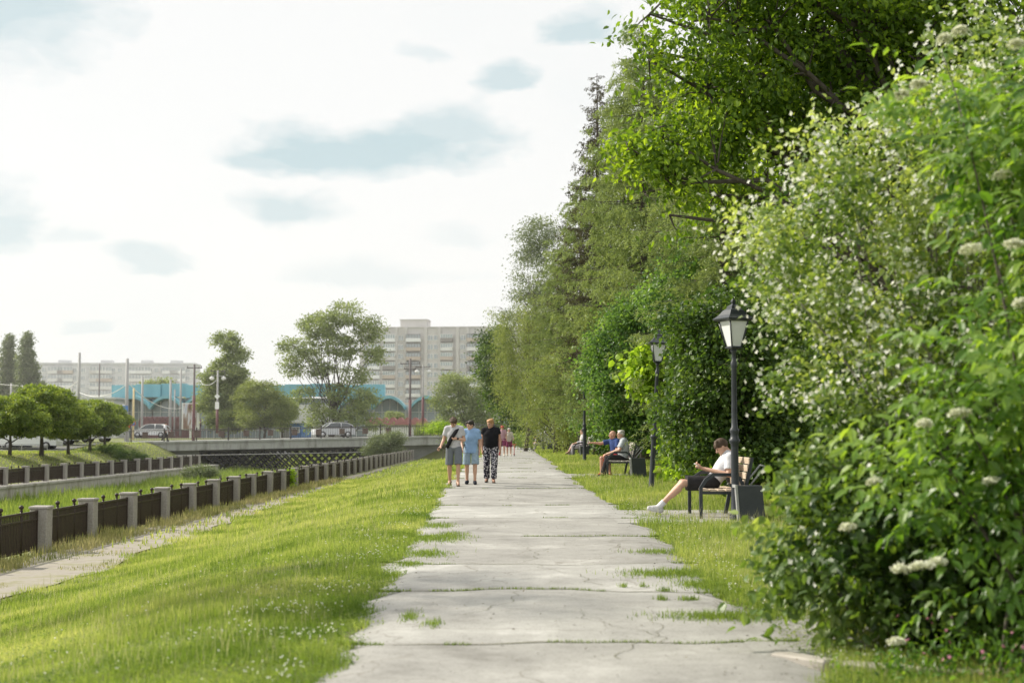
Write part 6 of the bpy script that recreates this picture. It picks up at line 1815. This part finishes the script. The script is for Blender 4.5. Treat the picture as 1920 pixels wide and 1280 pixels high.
# --- the far pair, with a small red scooter, and a dark figure by the steps
P = Pose(1.62, 1.05); P.an[0] += v3(0, .10, 0); P.kn[0] += v3(0, .09, 0); P.an[1] += v3(0, -.1, .01); P.hf = nrm(v3(-.3, 1, -.25)); P.wr[0] += v3(.0, .16, .10); P.wr[1] += v3(0, .12, .08)
person('red haired woman in rose top and wine shorts walking far along the path', P, (-.52, 76.5, float(PZ(-.52, 76.5))), R(180), [('shorts', C_wine, {'len': .8, 'g': .025}), ('shirt', C_rose, {'hem': .05, 'g': .022})], M_hair_r, .014, M_skin, 'short', None, ('shoe', C_cream))
P = Pose(1.50, .95); P.an[1] += v3(0, .10, 0); P.kn[1] += v3(0, .08, 0); P.hf = nrm(v3(.2, 1, -.2)); P.wr[0] += v3(-.05, .16, .16); P.wr[1] += v3(0, .14, .16)
person('person with pale headscarf beside the red haired woman', P, (-.16, 77.2, float(PZ(-.16, 77.2))), R(180), [('shorts', C_wine, {'len': .85, 'g': .02}), ('shirt', C_cream, {'hem': .05, 'g': .02, 'sleeve': 1.4})], M_hair_w, .014, M_skin, 'short', None, ('shoe', C_cream))
sc = thing('kick_scooter', 'small red child scooter beside the far pair', 'scooter', (.12, 76.2, float(PZ(.1, 76.2))), R(180))
MB().box((0, 0, .10), (.11, .45, .03), ch=.01).build('deck', M_red, sc); mb = MB().tube([(0, .25, .08), (0, .17, .62)], .018, 8); mb.tube([(-.14, .17, .62), (.14, .17, .62)], .016, 8); mb.build('handlebar', M_red, sc)
for y in (.26, -.24): MB().tube([(-.02, y, .06), (.02, y, .06)], .06, 14).build('wheel', M_tyre, sc)
P = Pose(1.75, 1.0); P.an[0] += v3(0, .12, 0); P.kn[0] += v3(0, .1, 0)
person('person in dark clothes on the steps at the end of the path', P, (-1.55, 141.6, 1.0), R(180), [('trousers', C_dark, {'len': 1.95}), ('shirt', C_dark, {'sleeve': 1.9})], M_hair_d, .018, M_skin, 'short', None, ('shoe', C_dshoe))
pw = BA + bdir * 3.5 + np.array([-math.sin(brz) * .9, math.cos(brz) * .9, .03])
P = Pose(1.72, 1.0); P.kn[0] += v3(0, .2, .03); P.an[0] += v3(0, .26, 0); P.kn[1] += v3(0, .02, 0); P.an[1] += v3(0, -.28, .06)
person('pedestrian in pale top and dark trousers striding across the bridge', P, pw, brz - R(90), [('trousers', C_dark, {'len': 1.95}), ('shirt', C_white, {'sleeve': 1.5})], M_hair_d, .018, M_skin, 'short', None, ('shoe', C_dshoe))

# --- the young man slouching on the near bench, looking at his phone
P = Pose(1.84, .92); P.sit(.465, R(38), slump=R(25))
P.nb = P.chest + v3(0, -.065, .19); P.head = P.nb + v3(0, .115, .12); P.hf = nrm(v3(-.05, .80, -.60)); P.hu = nrm(v3(0, .6, .8))
for i, sg in ((0, -1), (1, 1)):
    P.sh[i] = P.nb + v3(sg * .175, .0, -.05); P.kn[i] = v3(sg * .10, .49, .545); P.el[i] = P.sh[i] + v3(sg * .075, .03, -.275)
    P.wr[i] = v3(sg * .05, .17, .78); P.hd[i] = nrm(v3(-sg * .25, .9, .25)); P.hn[i] = nrm(v3(-sg * .5, 0, .9)); P.curl[i] = .75
P.an[0] = v3(-.10, .90, .155); P.an[1] = v3(.13, .86, .15); P.td = [v3(-.05, 1, .25), v3(.08, 1, .22)]; P.up = [nrm(v3(0, -.25, 1)), nrm(v3(0, -.22, 1))]
loc1 = B1 + np.array([-.14, .62, .015])
y1, PY1, _ = person('young man in white tee and charcoal shorts slouching on bench over his phone', P, loc1, R(90), [('shorts', C_dark, {'len': .88, 'g': .026, 'flare': .03}), ('shirt', C_white, {'hem': .05, 'sleeve': .70, 'g': .024})], M_hair_b, .0075, M_skin, 'fringe', None, ('shoe', C_shoe), C_white)
ph = thing('mobile_phone', 'white phone in the hands of the young man on bench', 'phone', loc1, R(90))
b_ = MB().box((0, 0, 0), (.15, .075, .010), ch=.003).build('case', M_white, ph); b_.location = (0, .265, .835); b_.rotation_euler = (R(35), 0, 0)

# --- two older men on the second bench
P = Pose(1.72, 1.1); P.sit(.465, R(-16)); P.hf = nrm(v3(.55, .85, -.05)); P.head = P.nb + v3(.0, .06, .145)
P.el[1] = P.sh[1] + v3(.16, .24, -.06); P.wr[1] = P.el[1] + v3(.13, .18, .02); P.hd[1] = v3(.5, .9, .05); P.hn[1] = v3(0, 0, -1); P.curl[1] = .35
P.el[0] = P.sh[0] + v3(-.08, .10, -.26); P.wr[0] = v3(-.12, .40, .62); P.hd[0] = v3(.3, .9, -.25); P.kn[1] = v3(.16, .47, .53); P.an[1] = v3(.14, .50, .085); P.an[0] = v3(-.12, .36, .085); P.kn[0] = v3(-.14, .47, .53)
person('bald man in navy tee and red shorts pointing from the second bench', P, B2 + np.array([-.04, 1.15, .0]), R(122), [('shorts', C_red, {'len': .80, 'g': .024, 'flare': .02}), ('shirt', C_navy, {'hem': .04, 'sleeve': .72, 'g': .024})], M_hair_w, .009, M_skin2, 'bald', None, ('shoe', C_red), belly=.03)
P = Pose(1.72, 1.08); P.sit(.465, R(4), slump=R(14)); P.hf = nrm(v3(-.30, .95, .02)); P.head = P.nb + v3(0, .07, .14)
for i, sg in ((0, -1), (1, 1)): P.el[i] = P.sh[i] + v3(sg * .05, .12, -.255); P.wr[i] = v3(sg * .09, .46, .66); P.hd[i] = v3(-sg * .2, .9, -.35); P.hn[i] = v3(0, -.2, -1)
P.an[0] = v3(-.10, .60, .085); P.an[1] = v3(.10, .52, .085)
person('white haired man in striped shirt and black trousers seated on the second bench', P, B2 + np.array([.06, .42, .0]), R(90), [('trousers', C_dark, {'len': 1.93, 'g': .016}), ('shirt', C_stripe, {'hem': .04, 'sleeve': .75, 'g': .022})], M_hair_w, .009, M_skin, 'cropped', None, ('shoe', C_dshoe), belly=.03)
# --- the third and fourth benches
P = Pose(1.66, 1.0); P.sit(.465, R(6)); P.hf = nrm(v3(.1, 1, -.12)); P.kn[1] = v3(.02, .46, .62); P.an[1] = v3(-.08, .66, .30); P.td[1] = v3(0, 1, -.2); P.an[0] = v3(-.08, .46, .085)
for i, sg in ((0, -1), (1, 1)): P.el[i] = P.sh[i] + v3(sg * .05, .10, -.26); P.wr[i] = v3(sg * .05, .36, .70)
person('long haired woman in pale lilac with legs crossed on the third bench', P, B3 + np.array([.02, .55, .0]), R(90), [('trousers', C_beige, {'len': 1.85, 'g': .022, 'flare': .03}), ('shirt', C_lilac, {'sleeve': 1.6, 'g': .022})], M_hair_d, .013, M_skin, 'long', None, ('sandal', C_strap))
P = Pose(1.66, 1.0); P.sit(.465, R(4)); P.hf = nrm(v3(-.4, 1, -.05)); P.an[0] += v3(0, .16, 0)
person('second woman on the third bench, half hidden behind the long haired one', P, B3 + np.array([.02, 1.15, .0]), R(90), [('trousers', C_beige, {'len': 1.85, 'g': .02}), ('shirt', C_cream, {'sleeve': .8, 'g': .02})], M_hair_g, .014, M_skin, 'long', None, ('sandal', C_strap))
P = Pose(1.7, 1.05); P.sit(.465, R(-42)); P.head = P.nb + v3(0, .13, .06); P.hf = nrm(v3(0, .6, -.8)); P.hu = nrm(v3(0, .8, .6))
for i, sg in ((0, -1), (1, 1)): P.el[i] = v3(sg * .19, .36, .62); P.wr[i] = v3(sg * .05, .52, .60); P.hd[i] = v3(-sg * .4, .9, -.2)
person('person in dark top bending forward on the farthest bench', P, B4 + np.array([.0, .45, .0]), R(90), [('trousers', C_beige, {'len': 1.9}), ('shirt', C_dark, {'sleeve': .8})], M_hair_d, .016, M_skin, 'short', None, ('shoe', C_dshoe))
person('person in white top bending forward on the farthest bench', P, B4 + np.array([-.02, 1.2, .0]), R(90), [('trousers', C_beige, {'len': 1.9}), ('shirt', C_white, {'sleeve': .8})], M_hair_d, .016, M_skin, 'short', None, ('shoe', C_dshoe))
